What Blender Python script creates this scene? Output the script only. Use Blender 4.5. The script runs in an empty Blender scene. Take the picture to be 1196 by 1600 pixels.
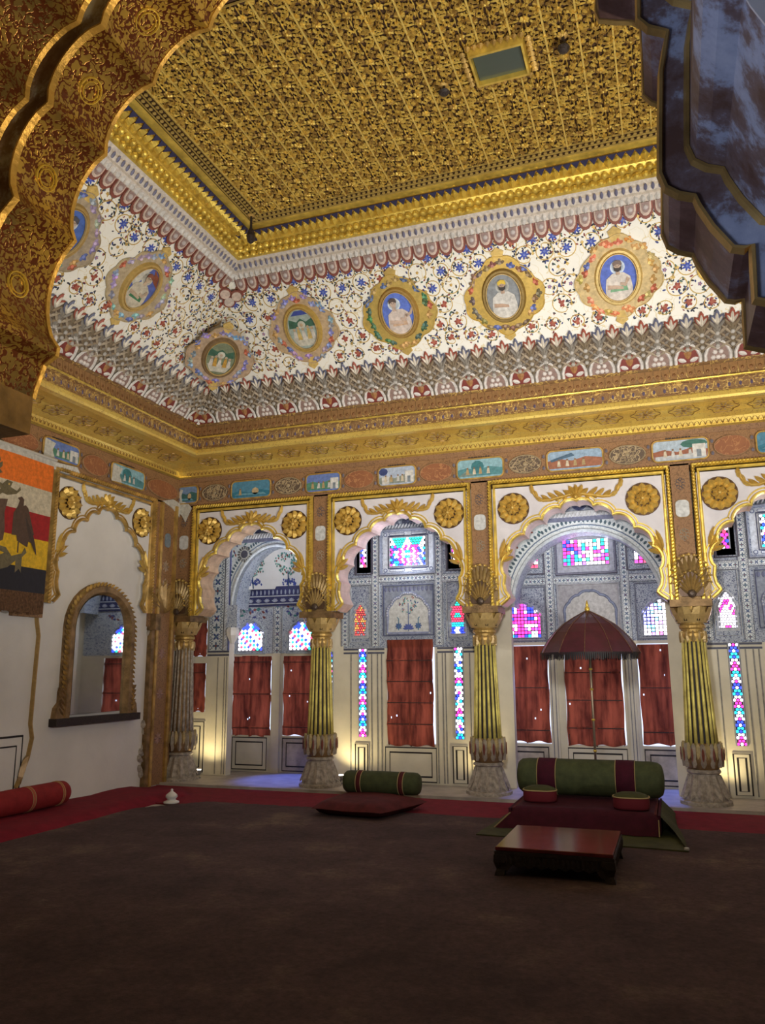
import bpy, bmesh, math, random
from math import sin, cos, pi, radians, hypot, atan2
from mathutils import Matrix, Vector
from mathutils.geometry import tessellate_polygon
random.seed(7)
S = bpy.context.scene
C = S.collection

# ------------------------------------------------------------------ camera, world, exposure
cam = bpy.data.objects.new('camera', bpy.data.cameras.new('camera')); C.objects.link(cam); S.camera = cam
yw, pt, rl = -0.343704882, 0.196752951, -0.006082
fw = Vector((sin(yw)*cos(pt), cos(yw)*cos(pt), sin(pt)))
rt = Vector((cos(yw), -sin(yw), 0)); up = rt.cross(fw)
rt2 = rt*cos(rl) + up*sin(rl); up2 = -rt*sin(rl) + up*cos(rl)
cam.matrix_world = Matrix(((rt2.x, up2.x, -fw.x, 0), (rt2.y, up2.y, -fw.y, 0), (rt2.z, up2.z, -fw.z, 1.5), (0, 0, 0, 1)))
cam.data.sensor_fit = 'HORIZONTAL'; cam.data.sensor_width = 36; cam.data.lens = 36*1241.167/1196
cam.data.clip_start = 0.05
w = bpy.data.worlds.new('world'); S.world = w; w.use_nodes = True
w.node_tree.nodes['Background'].inputs[0].default_value = (0.62, 0.72, 1.0, 1)
w.node_tree.nodes['Background'].inputs[1].default_value = 1.3
S.view_settings.view_transform = 'Standard'; S.view_settings.look = 'None'
S.view_settings.exposure = 0.55; S.view_settings.gamma = 1; S.view_settings.use_curve_mapping = False

def light(kind, name, loc, power, col, target=None, **kw):
    l = bpy.data.lights.new(name, kind); l.energy = power; l.color = col
    for k, v in kw.items(): setattr(l, k, v)
    o = bpy.data.objects.new(name, l); C.objects.link(o); o.location = loc
    if target is not None: o.rotation_euler = (Vector(target)-Vector(loc)).to_track_quat('-Z', 'Y').to_euler()
    return o
# uplighters standing on the hall floor beside the front arcade, outside the view
light('SPOT', 'uplight_right', (3.6, 2.6, 0.5), 900, (1, .95, .86), (-.6, 7.9, 5.8), spot_size=radians(88), spot_blend=.9, shadow_soft_size=.12)
light('SPOT', 'uplight_left', (-1.9, 2.3, 0.4), 330, (1, .95, .86), (-3.9, 6.6, 6.2), spot_size=radians(95), spot_blend=.9, shadow_soft_size=.12)
light('SPOT', 'uplight_middle', (1.5, 2.3, 0.4), 420, (1, .94, .82), (-1.2, 6.0, 6.4), spot_size=radians(100), spot_blend=.9, shadow_soft_size=.12)
light('SPOT', 'wall_fill', (2.8, 2.4, 2.6), 420, (1, .94, .88), (-6.6, 8.2, 2.0), spot_size=radians(50), spot_blend=1, shadow_soft_size=.2)  # added fill for the left wall, hung in mid-air, not an uplighter
light('SPOT', 'arcade_fill', (-.6, 2.7, 2.7), 520, (1, .95, .92), (-1.3, 9.8, 3.35), spot_size=radians(74), spot_blend=1, shadow_soft_size=.25)  # added frontal fill that brightens the arcade, no fixture there
# added point lights hidden in the alcoves, standing in for window daylight
for x_, e_ in ((-5.3, 5), (-3.3, 5), (-1.0, 3.5), (1.4, 5)): light('POINT', 'alcove_fill', (x_, 10.14, 3.0), e_, (.80, .86, 1), None, shadow_soft_size=.12)
# warm lamp in the front gallery that catches the near arch
light('SPOT', 'gallery_lamp', (0.35, 1.1, 1.75), 95, (1, .76, .38), (-1.35, 1.5, 2.85), spot_size=radians(58), spot_blend=.8, shadow_soft_size=.06)
light('SPOT', 'gallery_blue_fill', (-1.1, .1, 1.5), 34, (.62, .70, 1), (.35, 1.35, 2.65), spot_size=radians(50), spot_blend=.8, shadow_soft_size=.3)  # bluish spot added for the arch's right side, standing in for gallery daylight
# added blue spots inside the alcoves, standing in for light through blue panes
light('SPOT', 'blue_ledge_fill', (-5.15, 10.78, 1.9), 130, (.10, .18, 1), (-5.1, 10.25, .04), spot_size=radians(44), spot_blend=.6, shadow_soft_size=.1)
light('SPOT', 'blue_ledge_fill', (-0.1, 10.78, 1.9), 110, (.12, .22, 1), (0.0, 10.25, .04), spot_size=radians(44), spot_blend=.6, shadow_soft_size=.1)
light('SPOT', 'blue_ledge_fill', (-1.9, 10.78, 1.9), 60, (.2, .25, 1), (-1.95, 10.2, .04), spot_size=radians(44), spot_blend=.6, shadow_soft_size=.1)

# ------------------------------------------------------------------ materials
def nodemat(name):
    m = bpy.data.materials.new(name); m.use_nodes = True
    nt = m.node_tree; return m, nt, nt.nodes['Principled BSDF']
def N(nt, t, **kw):
    n = nt.nodes.new(t)
    for k, v in kw.items():
        if k in ('operation', 'feature', 'blend_type', 'data_type', 'attribute_name', 'distance', 'noise_dimensions', 'wave_type', 'bands_direction'): setattr(n, k, v)
        else: n.inputs[k].default_value = v
    return n
def ramp(nt, src, stops, interp='LINEAR'):
    r = nt.nodes.new('ShaderNodeValToRGB'); r.color_ramp.interpolation = interp
    el = r.color_ramp.elements
    while len(el) < len(stops): el.new(0.5)
    for e, (p, c) in zip(el, stops):
        e.position = p; e.color = (*c, 1) if len(c) == 3 else c
    nt.links.new(src, r.inputs[0]); return r.outputs[0]
def coords(nt): return nt.nodes.new('ShaderNodeTexCoord').outputs['Object']
def mixc(nt, fac, a, b, mode='MIX'):
    m = nt.nodes.new('ShaderNodeMix'); m.data_type = 'RGBA'; m.blend_type = mode
    for s, v in ((0, fac), (6, a), (7, b)):
        if isinstance(v, (int, float)): m.inputs[s].default_value = v
        elif isinstance(v, tuple): m.inputs[s].default_value = (*v, 1)
        else: nt.links.new(v, m.inputs[s])
    return m.outputs[2]
def bump(nt, p, src, strength, dist=.01):
    b = N(nt, 'ShaderNodeBump', Strength=strength, Distance=dist); nt.links.new(src, b.inputs['Height']); nt.links.new(b.outputs[0], p.inputs['Normal'])
def noise(nt, scale, detail=3, rough=.55, co=None, dist=0):
    n = N(nt, 'ShaderNodeTexNoise', Scale=scale, Detail=detail, Roughness=rough, Distortion=dist)
    nt.links.new(co or coords(nt), n.inputs['Vector']); return n.outputs[0]
def attr(nt):
    a = nt.nodes.new('ShaderNodeAttribute'); a.attribute_name = 'Col'; return a.outputs['Color']

def simple(name, col, rough=.7, metal=0, var=.0, scale=8, bmp=0, bscale=60, spec=.3):
    m, nt, p = nodemat(name)
    p.inputs['Roughness'].default_value = rough; p.inputs['Metallic'].default_value = metal
    p.inputs['Specular IOR Level'].default_value = spec
    if var:
        n = noise(nt, scale, 5)
        d = tuple(c*(1-var) for c in col); l = tuple(min(1, c*(1+var*.6)) for c in col)
        nt.links.new(ramp(nt, n, [(.3, d), (.7, l)]), p.inputs['Base Color'])
    else: p.inputs['Base Color'].default_value = (*col, 1)
    if bmp: bump(nt, p, noise(nt, bscale, 4), bmp)
    return m
GOLD = simple('gold', (.88, .62, .12), .36, .62, .35, 9, .25, 70, .5)
OLDGOLD = simple('old_gold', (.60, .39, .12), .45, .5, .5, 7, .3, 60)
BRONZE = simple('dull_gilding', (.30, .19, .085), .5, .45, .55, 9, .4, 50)
DARK = simple('dark_ground', (.035, .022, .015), .8)
PLASTER = simple('plaster', (.74, .72, .68), .75, 0, .10, 1.6, .15, 25)
CREAM = simple('cream_wash', (.72, .68, .55), .7, 0, .12, 3, .1, 30)
MARBLE = simple('white_marble', (.80, .80, .78), .3, 0, .05, 6)
STONE = simple('stone_ledge', (.42, .38, .33), .55, 0, .25, 5, .15, 30)
LINE = simple('black_line', (.02, .018, .02), .6)
VELVET = simple('maroon_velvet', (.055, .003, .014), .85, 0, .25, 14, .2, 90)
CRIMSON = simple('crimson_cloth', (.20, .008, .022), .9, 0, .22, 9, .3, 120)
BOLRED = simple('red_bolster_cloth', (.27, .02, .022), .8, 0, .2, 12, .2, 90)
GREEN = simple('green_velvet', (.060, .072, .028), .8, 0, .3, 12, .2, 90)
MATTRESS = simple('dark_maroon_cotton', (.10, .016, .018), .9, 0, .3, 10, .2, 90)
LACQUER = simple('red_lacquer', (.14, .025, .025), .16, 0, .4, 6)
EBONY = simple('dark_carved_wood', (.035, .025, .022), .5, 0, .4, 30, .5, 80)
WORN = simple('worn_whitewash', (.45, .40, .33), .8, 0, .45, 22, .5, 60)
FRINGE = simple('brown_fringe', (.16, .085, .045), .9, 0, .5, 40, .5, 200)
STEEL = simple('lamp_metal', (.25, .25, .25), .4, .8)
m, nt, p = nodemat('mirror_glass'); MIRROR = m
p.inputs['Base Color'].default_value = (.75, .78, .76, 1); p.inputs['Metallic'].default_value = 1; p.inputs['Roughness'].default_value = .03
m, nt, p = nodemat('smoky_mirror'); SMOKY = m
p.inputs['Base Color'].default_value = (.05, .07, .055, 1); p.inputs['Metallic'].default_value = .0; p.inputs['Roughness'].default_value = .25

# face-coloured paint
def painted(name, rough=.6, metal=0, var=.35, bmp=.15):
    m, nt, p = nodemat(name); p.inputs['Roughness'].default_value = rough; p.inputs['Metallic'].default_value = metal
    n = ramp(nt, noise(nt, 22, 5, .65), [(.35, (1-var,)*3), (.65, (1, 1, 1))])
    nt.links.new(mixc(nt, 1.0, attr(nt), n, 'MULTIPLY'), p.inputs['Base Color'])
    bump(nt, p, noise(nt, 60, 4), bmp)
    return m
PAINT = painted('painted')
GILT = painted('painted_gilt', .42, .4, .25)
# lit panes (daylight behind stained glass)
m, nt, p = nodemat('stained_glass'); GLASS = m
nt.links.new(attr(nt), p.inputs['Emission Color']); p.inputs['Emission Strength'].default_value = 2.0
nt.links.new(attr(nt), p.inputs['Base Color']); p.inputs['Roughness'].default_value = .2
m, nt, p = nodemat('lamp_lens'); LENS = m
p.inputs['Emission Color'].default_value = (1, .93, .8, 1); p.inputs['Emission Strength'].default_value = 12

# scroll painting: thin wandering lines and leaf dots on a ground
def scroll(name, ground, line, dot, lscale=9, dscale=26, rough=.6, metal=0, lw=.022, dr=.2, ground2=None, bmp=.3):
    m, nt, p = nodemat(name); co = coords(nt)
    p.inputs['Roughness'].default_value = rough; p.inputs['Metallic'].default_value = metal
    n = noise(nt, lscale, 1.5, .5, co, .6)
    a = N(nt, 'ShaderNodeMath', operation='SUBTRACT'); nt.links.new(n, a.inputs[0]); a.inputs[1].default_value = .5
    b = N(nt, 'ShaderNodeMath', operation='ABSOLUTE'); nt.links.new(a.outputs[0], b.inputs[0])
    lm = ramp(nt, b.outputs[0], [(0, (1, 1, 1)), (lw, (1, 1, 1)), (lw*1.6, (0, 0, 0))])
    v = N(nt, 'ShaderNodeTexVoronoi', Scale=dscale, Randomness=.85); nt.links.new(co, v.inputs['Vector'])
    dm = ramp(nt, v.outputs['Distance'], [(0, (1, 1, 1)), (dr, (1, 1, 1)), (dr+.07, (0, 0, 0))])
    g = ramp(nt, noise(nt, 2.5, 4, .6, co), [(.35, ground), (.65, ground2 or ground)])
    c = mixc(nt, lm, g, line); c = mixc(nt, dm, c, dot)
    nt.links.new(c, p.inputs['Base Color'])
    if bmp: bump(nt, p, lm, bmp, .004)
    return m
FLORAL = scroll('white_floral_ground', (.84, .82, .74), (.70, .60, .38), (.74, .71, .62), 7, 30, .55, 0, .006, .10, (.79, .78, .72))
BLUEW = scroll('blue_white_floral', (.58, .64, .70), (.08, .11, .24), (.09, .14, .30), 30, 60, .5, 0, .02, .17, (.46, .53, .62))
PALEW = scroll('pale_floral', (.74, .78, .78), (.40, .48, .54), (.14, .28, .34), 24, 50, .5, 0, .014, .13, (.68, .73, .75))
GREYB = scroll('grey_blue_arabesque', (.42, .47, .55), (.08, .10, .20), (.70, .74, .80), 34, 64, .5, 0, .028, .18, (.34, .39, .48))
BRGOLD = scroll('brown_gold_arabesque', (.30, .19, .09), (.62, .42, .13), (.20, .10, .04), 13, 30, .5, .3, .025, .2, (.27, .14, .055))
REDBR = scroll('red_brown_panel', (.33, .13, .055), (.42, .19, .08), (.26, .10, .045), 12, 30, .65, 0, .02, .12, (.26, .10, .045))
PILBR = scroll('pilaster_brown', (.33, .18, .08), (.19, .10, .045), (.42, .27, .11), 24, 44, .65, 0, .02, .12, (.28, .15, .07))
COVE = scroll('gilded_cove', (.92, .70, .17), (.55, .36, .10), (.88, .66, .22), 20, 40, .33, .5, .010, .12, (.80, .57, .14), .1)
LACE = scroll('lace_panel', (.12, .085, .06), (.45, .34, .20), (.33, .25, .15), 15, 34, .6, .1, .03, .2)
SOFFIT = scroll('arch_soffit_gilding', (.66, .43, .09), (.15, .045, .02), (.14, .05, .02), 52, 74, .33, .6, .045, .22, (.16, .12, .06))
m, nt, p = nodemat('worn_blue_plaster'); WBLUE = m
n = noise(nt, 7, 6, .7)
nt.links.new(ramp(nt, n, [(.36, (.13, .07, .05)), (.48, (.20, .15, .15)), (.56, (.40, .46, .58)), (.75, (.58, .64, .74))]), p.inputs['Base Color'])
m, nt, p = nodemat('worn_brown_paint'); WBROWN = m
n = noise(nt, 8, 6, .7)
nt.links.new(ramp(nt, n, [(.36, (.11, .05, .035)), (.54, (.20, .11, .09)), (.64, (.30, .28, .32)), (.78, (.44, .44, .52))]), p.inputs['Base Color'])
# curtain: red cloth, daylight shining through
def curtain_mat(name, c1, c2):
    m, nt, p = nodemat(name); co = coords(nt)
    mp = N(nt, 'ShaderNodeMapping', Scale=(9, 9, 1.4)); nt.links.new(co, mp.inputs[0])
    n = noise(nt, 1.0, 5, .6, mp.outputs[0])
    col = ramp(nt, n, [(.36, c1), (.64, c2)])
    nt.links.new(col, p.inputs['Base Color']); p.inputs['Roughness'].default_value = .9
    tr = nt.nodes.new('ShaderNodeBsdfTranslucent'); nt.links.new(col, tr.inputs[0])
    ms = nt.nodes.new('ShaderNodeMixShader'); ms.inputs[0].default_value = .3
    nt.links.new(p.outputs[0], ms.inputs[1]); nt.links.new(tr.outputs[0], ms.inputs[2])
    nt.links.new(ms.outputs[0], nt.nodes['Material Output'].inputs[0]); return m
CURT = curtain_mat('red_curtain', (.085, .014, .009), (.40, .085, .045))
# carpet
m, nt, p = nodemat('brown_carpet'); CARPET = m
co = coords(nt)
a = ramp(nt, noise(nt, 1.1, 6, .7, co), [(.36, (.050, .025, .028)), (.55, (.088, .048, .050)), (.70, (.17, .115, .085))])
b = ramp(nt, noise(nt, 26, 5, .75, co), [(.33, (.55,)*3), (.7, (1.25,)*3)])
nt.links.new(mixc(nt, 1.0, a, b, 'MULTIPLY'), p.inputs['Base Color']); p.inputs['Roughness'].default_value = .95
bump(nt, p, noise(nt, 90, 4, .7, co), .6, .01)

# ------------------------------------------------------------------ mesh helpers
def basis(u, v, o):
    u, v, o = Vector(u), Vector(v), Vector(o); n = u.cross(v)
    return Matrix(((u.x, v.x, n.x, o.x), (u.y, v.y, n.y, o.y), (u.z, v.z, n.z, o.z), (0, 0, 0, 1)))
I4 = Matrix.Identity(4)
X0, Y0, X1, YF = -6.66, 9.70, 4.72, 1.63
YR = 10.38                                          # wall behind the arcade
BK = basis((1, 0, 0), (0, 0, 1), (0, Y0, 0))        # back wall: u = x, v = z, w towards the hall
RW = basis((1, 0, 0), (0, 0, 1), (0, YR, 0))
RR = basis((1, 0, 0), (0, 0, 1), (0, 10.92, 0))
LF = basis((0, 1, 0), (0, 0, 1), (X0, 0, 0))        # left wall: u = y
cs, sn = .666, .746
CB = basis((1, 0, 0), (0, -cs, sn), (0, Y0-.84, 4.78))      # sloping coving, back
CL = basis((0, 1, 0), (cs, 0, sn), (X0+.84, 0, 4.78))       # sloping coving, left
CE = basis((1, 0, 0), (0, -1, 0), (0, 0, 6.38))             # ceiling seen from below: v = -y

def recalc(me):
    bm = bmesh.new(); bm.from_mesh(me); bmesh.ops.recalc_face_normals(bm, faces=bm.faces); bm.to_mesh(me); bm.free()

class MB:
    def __init__(s, M=I4): s.v = []; s.f = []; s.c = []; s.M = M; s.off = (0, 0, 0)
    def add(s, vs, fs, col=(1, 1, 1)):
        b = len(s.v); s.v += [s.M @ Vector((x+s.off[0], y+s.off[1], z+s.off[2])) for x, y, z in vs]
        s.f += [tuple(b+i for i in f) for f in fs]; s.c += [col]*len(fs); return s
    def box(s, a, b, c, d, e, f, col=(1, 1, 1)):
        return s.add([(a, c, e), (b, c, e), (b, d, e), (a, d, e), (a, c, f), (b, c, f), (b, d, f), (a, d, f)],
                     [(0, 3, 2, 1), (4, 5, 6, 7), (0, 1, 5, 4), (1, 2, 6, 5), (2, 3, 7, 6), (3, 0, 4, 7)], col)
    def slab(s, P, w0, w1, col=(1, 1, 1), back=False):
        n = len(P); tri = tessellate_polygon([[Vector((x, y, 0)) for x, y in P]])
        vs = [(x, y, w1) for x, y in P]+[(x, y, w0) for x, y in P]
        fs = [tuple(t) for t in tri]
        if w0 != w1: fs += [(i, (i+1) % n, n+(i+1) % n, n+i) for i in range(n)]
        if back: fs += [tuple(n+i for i in t[::-1]) for t in tri]
        return s.add(vs, fs, col)
    def disc(s, x, y, r, w0, w1, n=14, col=(1, 1, 1), ry=None, rot=0):
        ry = ry or r
        P = [(r*cos(2*pi*i/n), ry*sin(2*pi*i/n)) for i in range(n)]
        P = [(x+a*cos(rot)-b*sin(rot), y+a*sin(rot)+b*cos(rot)) for a, b in P]
        return s.slab(P, w0, w1, col)
    def dome(s, x, y, r, w0, h, n=8, col=(1, 1, 1), ry=None):
        ry = ry or r; vs = []
        for k, (q, z) in enumerate(((1, 0), (.8, .62), (.42, .92))):
            vs += [(x+r*q*cos(2*pi*i/n), y+ry*q*sin(2*pi*i/n), w0+h*z) for i in range(n)]
        vs.append((x, y, w0+h)); fs = []
        for k in range(2):
            fs += [(k*n+i, k*n+(i+1) % n, (k+1)*n+(i+1) % n, (k+1)*n+i) for i in range(n)]
        fs += [(2*n+i, 2*n+(i+1) % n, 3*n) for i in range(n)]
        return s.add(vs, fs, col)
    def leaf(s, x, y, ang, L, W, w0=0, h=.02, col=(1, 1, 1), curl=0):
        prof = ((0, .12), (.18, .36), (.45, .5), (.75, .42), (.93, .2), (1, 0))
        ca, sa = cos(ang), sin(ang); vs = []
        for t, q in prof:
            cx, cy = t*L, curl*L*t*t
            for o, z in ((q*W, 0), (0, h*(1-.5*abs(t-.5))), (-q*W, 0)):
                a, b = cx, cy+o; vs.append((x+a*ca-b*sa, y+a*sa+b*ca, w0+z))
        fs = []
        for i in range(5):
            for j in range(2): fs.append((3*i+j, 3*i+3+j, 3*i+4+j, 3*i+1+j))
        return s.add(vs, fs, col)
    def ribbon(s, P, wd, w0=0, h=.01, closed=False, col=(1, 1, 1), flat=False):
        n = len(P); vs = []; fs = []
        for i, (x, y) in enumerate(P):
            if closed: a, b = P[i-1], P[(i+1) % n]
            else: a, b = P[max(i-1, 0)], P[min(i+1, n-1)]
            dx, dy = b[0]-a[0], b[1]-a[1]; l = hypot(dx, dy) or 1; nx, ny = -dy/l*wd/2, dx/l*wd/2
            if flat: vs += [(x+nx, y+ny, w0+h), (x-nx, y-ny, w0+h)]
            else: vs += [(x+nx, y+ny, w0), (x+nx*.4, y+ny*.4, w0+h), (x-nx*.4, y-ny*.4, w0+h), (x-nx, y-ny, w0)]
        k = 2 if flat else 4
        for i in range(n if closed else n-1):
            j = (i+1) % n
            for q in range(k-1): fs.append((k*i+q, k*j+q, k*j+q+1, k*i+q+1))
        return s.add(vs, fs, col)
    def tube(s, P, r, n=6, col=(1, 1, 1), taper=1):
        P = [Vector(p) for p in P]; vs = []; fs = []
        for i, p in enumerate(P):
            d = (P[min(i+1, len(P)-1)]-P[max(i-1, 0)]).normalized()
            a = d.orthogonal().normalized() if i == 0 else (a-d*a.dot(d)).normalized(); b = d.cross(a)
            rr = r*(1+(taper-1)*i/(len(P)-1))
            vs += [tuple(p+(a*cos(2*pi*k/n)+b*sin(2*pi*k/n))*rr) for k in range(n)]
        for i in range(len(P)-1):
            fs += [(n*i+k, n*i+(k+1) % n, n*i+n+(k+1) % n, n*i+n+k) for k in range(n)]
        fs += [tuple(range(n))[::-1], tuple(n*(len(P)-1)+k for k in range(n))]
        return s.add(vs, fs, col)
    def lathe(s, prof, cx=0, cy=0, n=24, col=(1, 1, 1), fl=0, ax=2):
        vs = []; fs = []
        for r, z in prof:
            for k in range(n):
                q = r*(1+fl*(1 if k % 2 else -1)); t = 2*pi*k/n
                p = (cx+q*cos(t), cy+q*sin(t), z)
                vs.append(p if ax == 2 else (z, cx+q*cos(t), cy+q*sin(t)))
        for i in range(len(prof)-1):
            fs += [(n*i+k, n*i+(k+1) % n, n*i+n+(k+1) % n, n*i+n+k) for k in range(n)]
        fs += [tuple(range(n))[::-1], tuple(n*(len(prof)-1)+k for k in range(n))]
        return s.add(vs, fs, col)
    def mesh(s, name, mat, inv=None, smooth=False, rc=False):
        me = bpy.data.meshes.new(name)
        me.from_pydata([tuple(inv @ v) if inv else tuple(v) for v in s.v], [], s.f)
        a = me.color_attributes.new('Col', 'FLOAT_COLOR', 'CORNER'); d = []
        for f, c in zip(s.f, s.c): d += [c[0], c[1], c[2], 1.0]*len(f)
        a.data.foreach_set('color', d)
        if rc: recalc(me)
        if smooth: me.polygons.foreach_set('use_smooth', [True]*len(me.polygons))
        me.materials.append(mat); me.update(); return me
    def build(s, name, mat, parent=None, kind=None, smooth=False, rc=False, label=None):
        inv = WM[parent.name].inverted() if parent else None
        o = bpy.data.objects.new(name, s.mesh(name, mat, inv, smooth, rc)); C.objects.link(o)
        if parent: o.parent = parent; WM[o.name] = WM[parent.name]
        else: WM[o.name] = I4
        if kind: o['kind'] = kind
        if label: o['label'] = label
        return o
WM = {}
def thing(name, label, cat, loc=(0, 0, 0), group=None):
    o = bpy.data.objects.new(name, None); C.objects.link(o); o.location = loc; WM[o.name] = Matrix.Translation(loc)
    o['label'] = label; o['category'] = cat
    if group: o['group'] = group
    return o
def tag(o, label, cat, group=None):
    o['label'] = label; o['category'] = cat
    if group: o['group'] = group
    return o
def copy_tree(o, loc, label=None):
    c = o.copy(); C.objects.link(c); c.location = loc; WM[c.name] = Matrix.Translation(loc)
    if label: c['label'] = label
    def rec(a, b):
        for ch in list(a.children):
            d = ch.copy(); C.objects.link(d); d.parent = b; rec(ch, d)
    rec(o, c); return c
def pieces(name, me, M, spots, parent, label=None):
    """one object per piece, sharing one mesh; spots = (u, v, w, angle, scale) on the plane M"""
    out = []
    pi_ = WM[parent.name].inverted()
    for sp in spots:
        u, v, wq = sp[:3]; a = sp[3] if len(sp) > 3 else 0; sc = sp[4] if len(sp) > 4 else 1
        o = bpy.data.objects.new(name, me); C.objects.link(o); o.parent = parent
        o.matrix_local = pi_ @ M @ Matrix.Translation((u, v, wq)) @ Matrix.Rotation(a, 4, 'Z') @ Matrix.Scale(sc, 4)
        if label: o['label'] = label
        out.append(o)
    return out
def frange(a, b, d):
    n = max(1, round((b-a)/d)); return [a+(b-a)*(i+.5)/n for i in range(n)]

# ------------------------------------------------------------------ 2D outlines
def arcs(K, bulge=.2, n=7):
    out = []
    for (x0, y0), (x1, y1) in zip(K[:-1], K[1:]):
        dx, dy = x1-x0, y1-y0; b = bulge if not callable(bulge) else bulge(x0, y0)
        for i in range(n):
            t = i/n; q = 4*t*(1-t); q = q**.75*b
            out.append((x0+dx*t-dy*q, y0+dy*t+dx*q))
    out.append(K[-1]); return out
def cusped(cx, hw, z0=2.27, za=3.5):
    """multifoil arch opening, left foot to right foot"""
    k = hw/.86; vz = (za-z0)/1.23
    R = [(.0, 0), (.17, -.075), (.37, -.20), (.575, -.37), (.745, -.60), (.80, -.86)]
    R = [(x*k, za+y*vz) for x, y in R]
    right = arcs(R, .25, 9)
    foot = [(.815, -.97), (.80, -1.05), (.765, -1.11), (.76, -1.135), (.80, -1.18), (.86, -1.23)]
    foot = [(x*k, za+y*vz) for x, y in foot]
    right = right+foot
    left = [(-x, y) for x, y in right[::-1]][:-1]
    return [(cx+x, y) for x, y in left+right]
def lobewin(cx, z0, z1, hw, lob=3):
    """lobed window head on straight sides, clockwise from left foot"""
    zs = z0+(z1-z0)*.45
    K = [(hw*.98, zs), (hw, zs)]
    pts = [(0, z1), (.42*hw, z1-.17*(z1-zs)), (.80*hw, z1-.48*(z1-zs)), (hw, zs)]
    right = arcs(pts, .16, 5)
    right = right+[(hw, z0)]
    left = [(-x, y) for x, y in right[::-1]][:-1]
    return [(cx+x, y) for x, y in left+right]
def inside(P, x, y):
    c = False; n = len(P)
    for i in range(n):
        x0, y0 = P[i]; x1, y1 = P[i-1]
        if (y0 > y) != (y1 > y) and x < (x1-x0)*(y-y0)/(y1-y0)+x0: c = not c
    return c
def rect(a, b, c, d): return [(a, c), (b, c), (b, d), (a, d)]
def offset(P, d):
    out = []
    for i, (x, y) in enumerate(P):
        a, b = P[max(i-1, 0)], P[min(i+1, len(P)-1)]
        dx, dy = b[0]-a[0], b[1]-a[1]; l = hypot(dx, dy) or 1
        out.append((x-dy/l*d, y+dx/l*d))
    return out
def panel_with_arch(x0, x1, zt, crv):
    return crv+[(x1, crv[-1][1]), (x1, zt), (x0, zt), (x0, crv[0][1])]
def oval(cx, cy, a, b, n=24): return [(cx+a*cos(2*pi*i/n), cy+b*sin(2*pi*i/n)) for i in range(n)]
def rrect(a, b, c, d, r, n=4):
    out = []
    for cx, cy, t in ((b-r, c+r, -pi/2), (b-r, d-r, 0), (a+r, d-r, pi/2), (a+r, c+r, pi)):
        out += [(cx+r*cos(t+pi/2*i/n), cy+r*sin(t+pi/2*i/n)) for i in range(n+1)]
    return out
def grid_wall(mb, x0, x1, z0, z1, holes, w0, w1, col=(1, 1, 1)):
    xs = sorted({x0, x1, *[h[0] for h in holes], *[h[1] for h in holes]}); zs = sorted({z0, z1, *[h[2] for h in holes], *[h[3] for h in holes]})
    for a, b in zip(xs[:-1], xs[1:]):
        for c, d in zip(zs[:-1], zs[1:]):
            mx, mz = (a+b)/2, (c+d)/2
            if any(h[0] < mx < h[1] and h[2] < mz < h[3] for h in holes): continue
            mb.box(a, b, c, d, w0, w1, col)

def trim(n): return 'trim_%d' % n
TR = [0]
def struct(name, mb, mat, parent=None, **kw):
    o = mb.build(name, mat, parent, **kw)
    if not parent: o['kind'] = 'structure'
    return o
def ntrim(mb, mat, **kw):
    TR[0] += 1; return struct(trim(TR[0]), mb, mat, **kw)

# ------------------------------------------------------------------ room shell
mb = MB(); mb.box(X0-.8, X1+.3, -3.2, 9.50, -.25, 0); floor = struct('floor', mb, STONE)
mb = MB(); mb.box(X0-1.0, X1+.3, 9.50, 11.2, -.25, .04); struct('alcove_ledge', mb, STONE, floor)
mb = MB(LF); mb.box(1.2, Y0+.36, 0, 4.9, -.3, 0)
wl = struct('wall_left', mb, PLASTER)
mb = MB(); mb.box(X1, X1+.3, -3, 11.2, 0, 4.9); wr = struct('wall_right', mb, PLASTER)
mb = MB(); mb.box(X0-1, X1+.3, -3.2, -3.0, 0, 4.9); mb.box(-4.8, -4.6, -3, 1.4, 0, 4.9); struct('wall_rear', mb, simple('gallery_plaster', (.30, .27, .24), .8))
# gallery ceiling over the camera
mb = MB(); mb.box(X0-1, X1+.3, -3.2, 1.35, 4.2, 4.4); struct('ceiling_gallery', mb, BRONZE)

# cornice, coving and ceiling: one profile swept round the hall
def sweep(name, prof, mat, kind_struct=True, parent=None, sides=4, **kw):
    mb = MB(); n = len(prof); rings = []
    for d, z in prof:
        rings.append([(X0+d, YF+d, z), (X0+d, Y0-d, z), (X1-d, Y0-d, z), (X1-d, YF+d, z)])
    vs = [p for r in rings for p in r]
    fs = [(4*i+k, 4*i+(k+1) % 4, 4*i+4+(k+1) % 4, 4*i+4+k) for i in range(n-1) for k in range(4)]
    mb.add(vs, fs)
    if parent: return mb.build(name, mat, parent, **kw)
    return ntrim(mb, mat, **kw)
frieze = sweep('', [(-.02, 3.84), (-.02, 4.20), (.02, 4.264)], PILBR)
cove = sweep('', [(.02, 4.264), (.07, 4.275), (.07, 4.30), (.10, 4.35), (.2, 4.39), (.35, 4.42), (.52, 4.415), (.66, 4.385), (.74, 4.35), (.76, 4.345), (.84, 4.346), (.855, 4.37), (.85, 4.41), (.84, 4.426)], COVE)
band = sweep('', [(.84, 4.426), (.82, 4.435), (.82, 4.45), (.80, 4.46), (.80, 4.565), (.83, 4.57), (.845, 4.585), (.83, 4.60), (.81, 4.605), (.81, 4.745), (.84, 4.76), (.84, 4.78)], BRGOLD)
cov = sweep('', [(.84, 4.78), (2.0, 6.08), (2.0, 6.10)], FLORAL)
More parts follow.
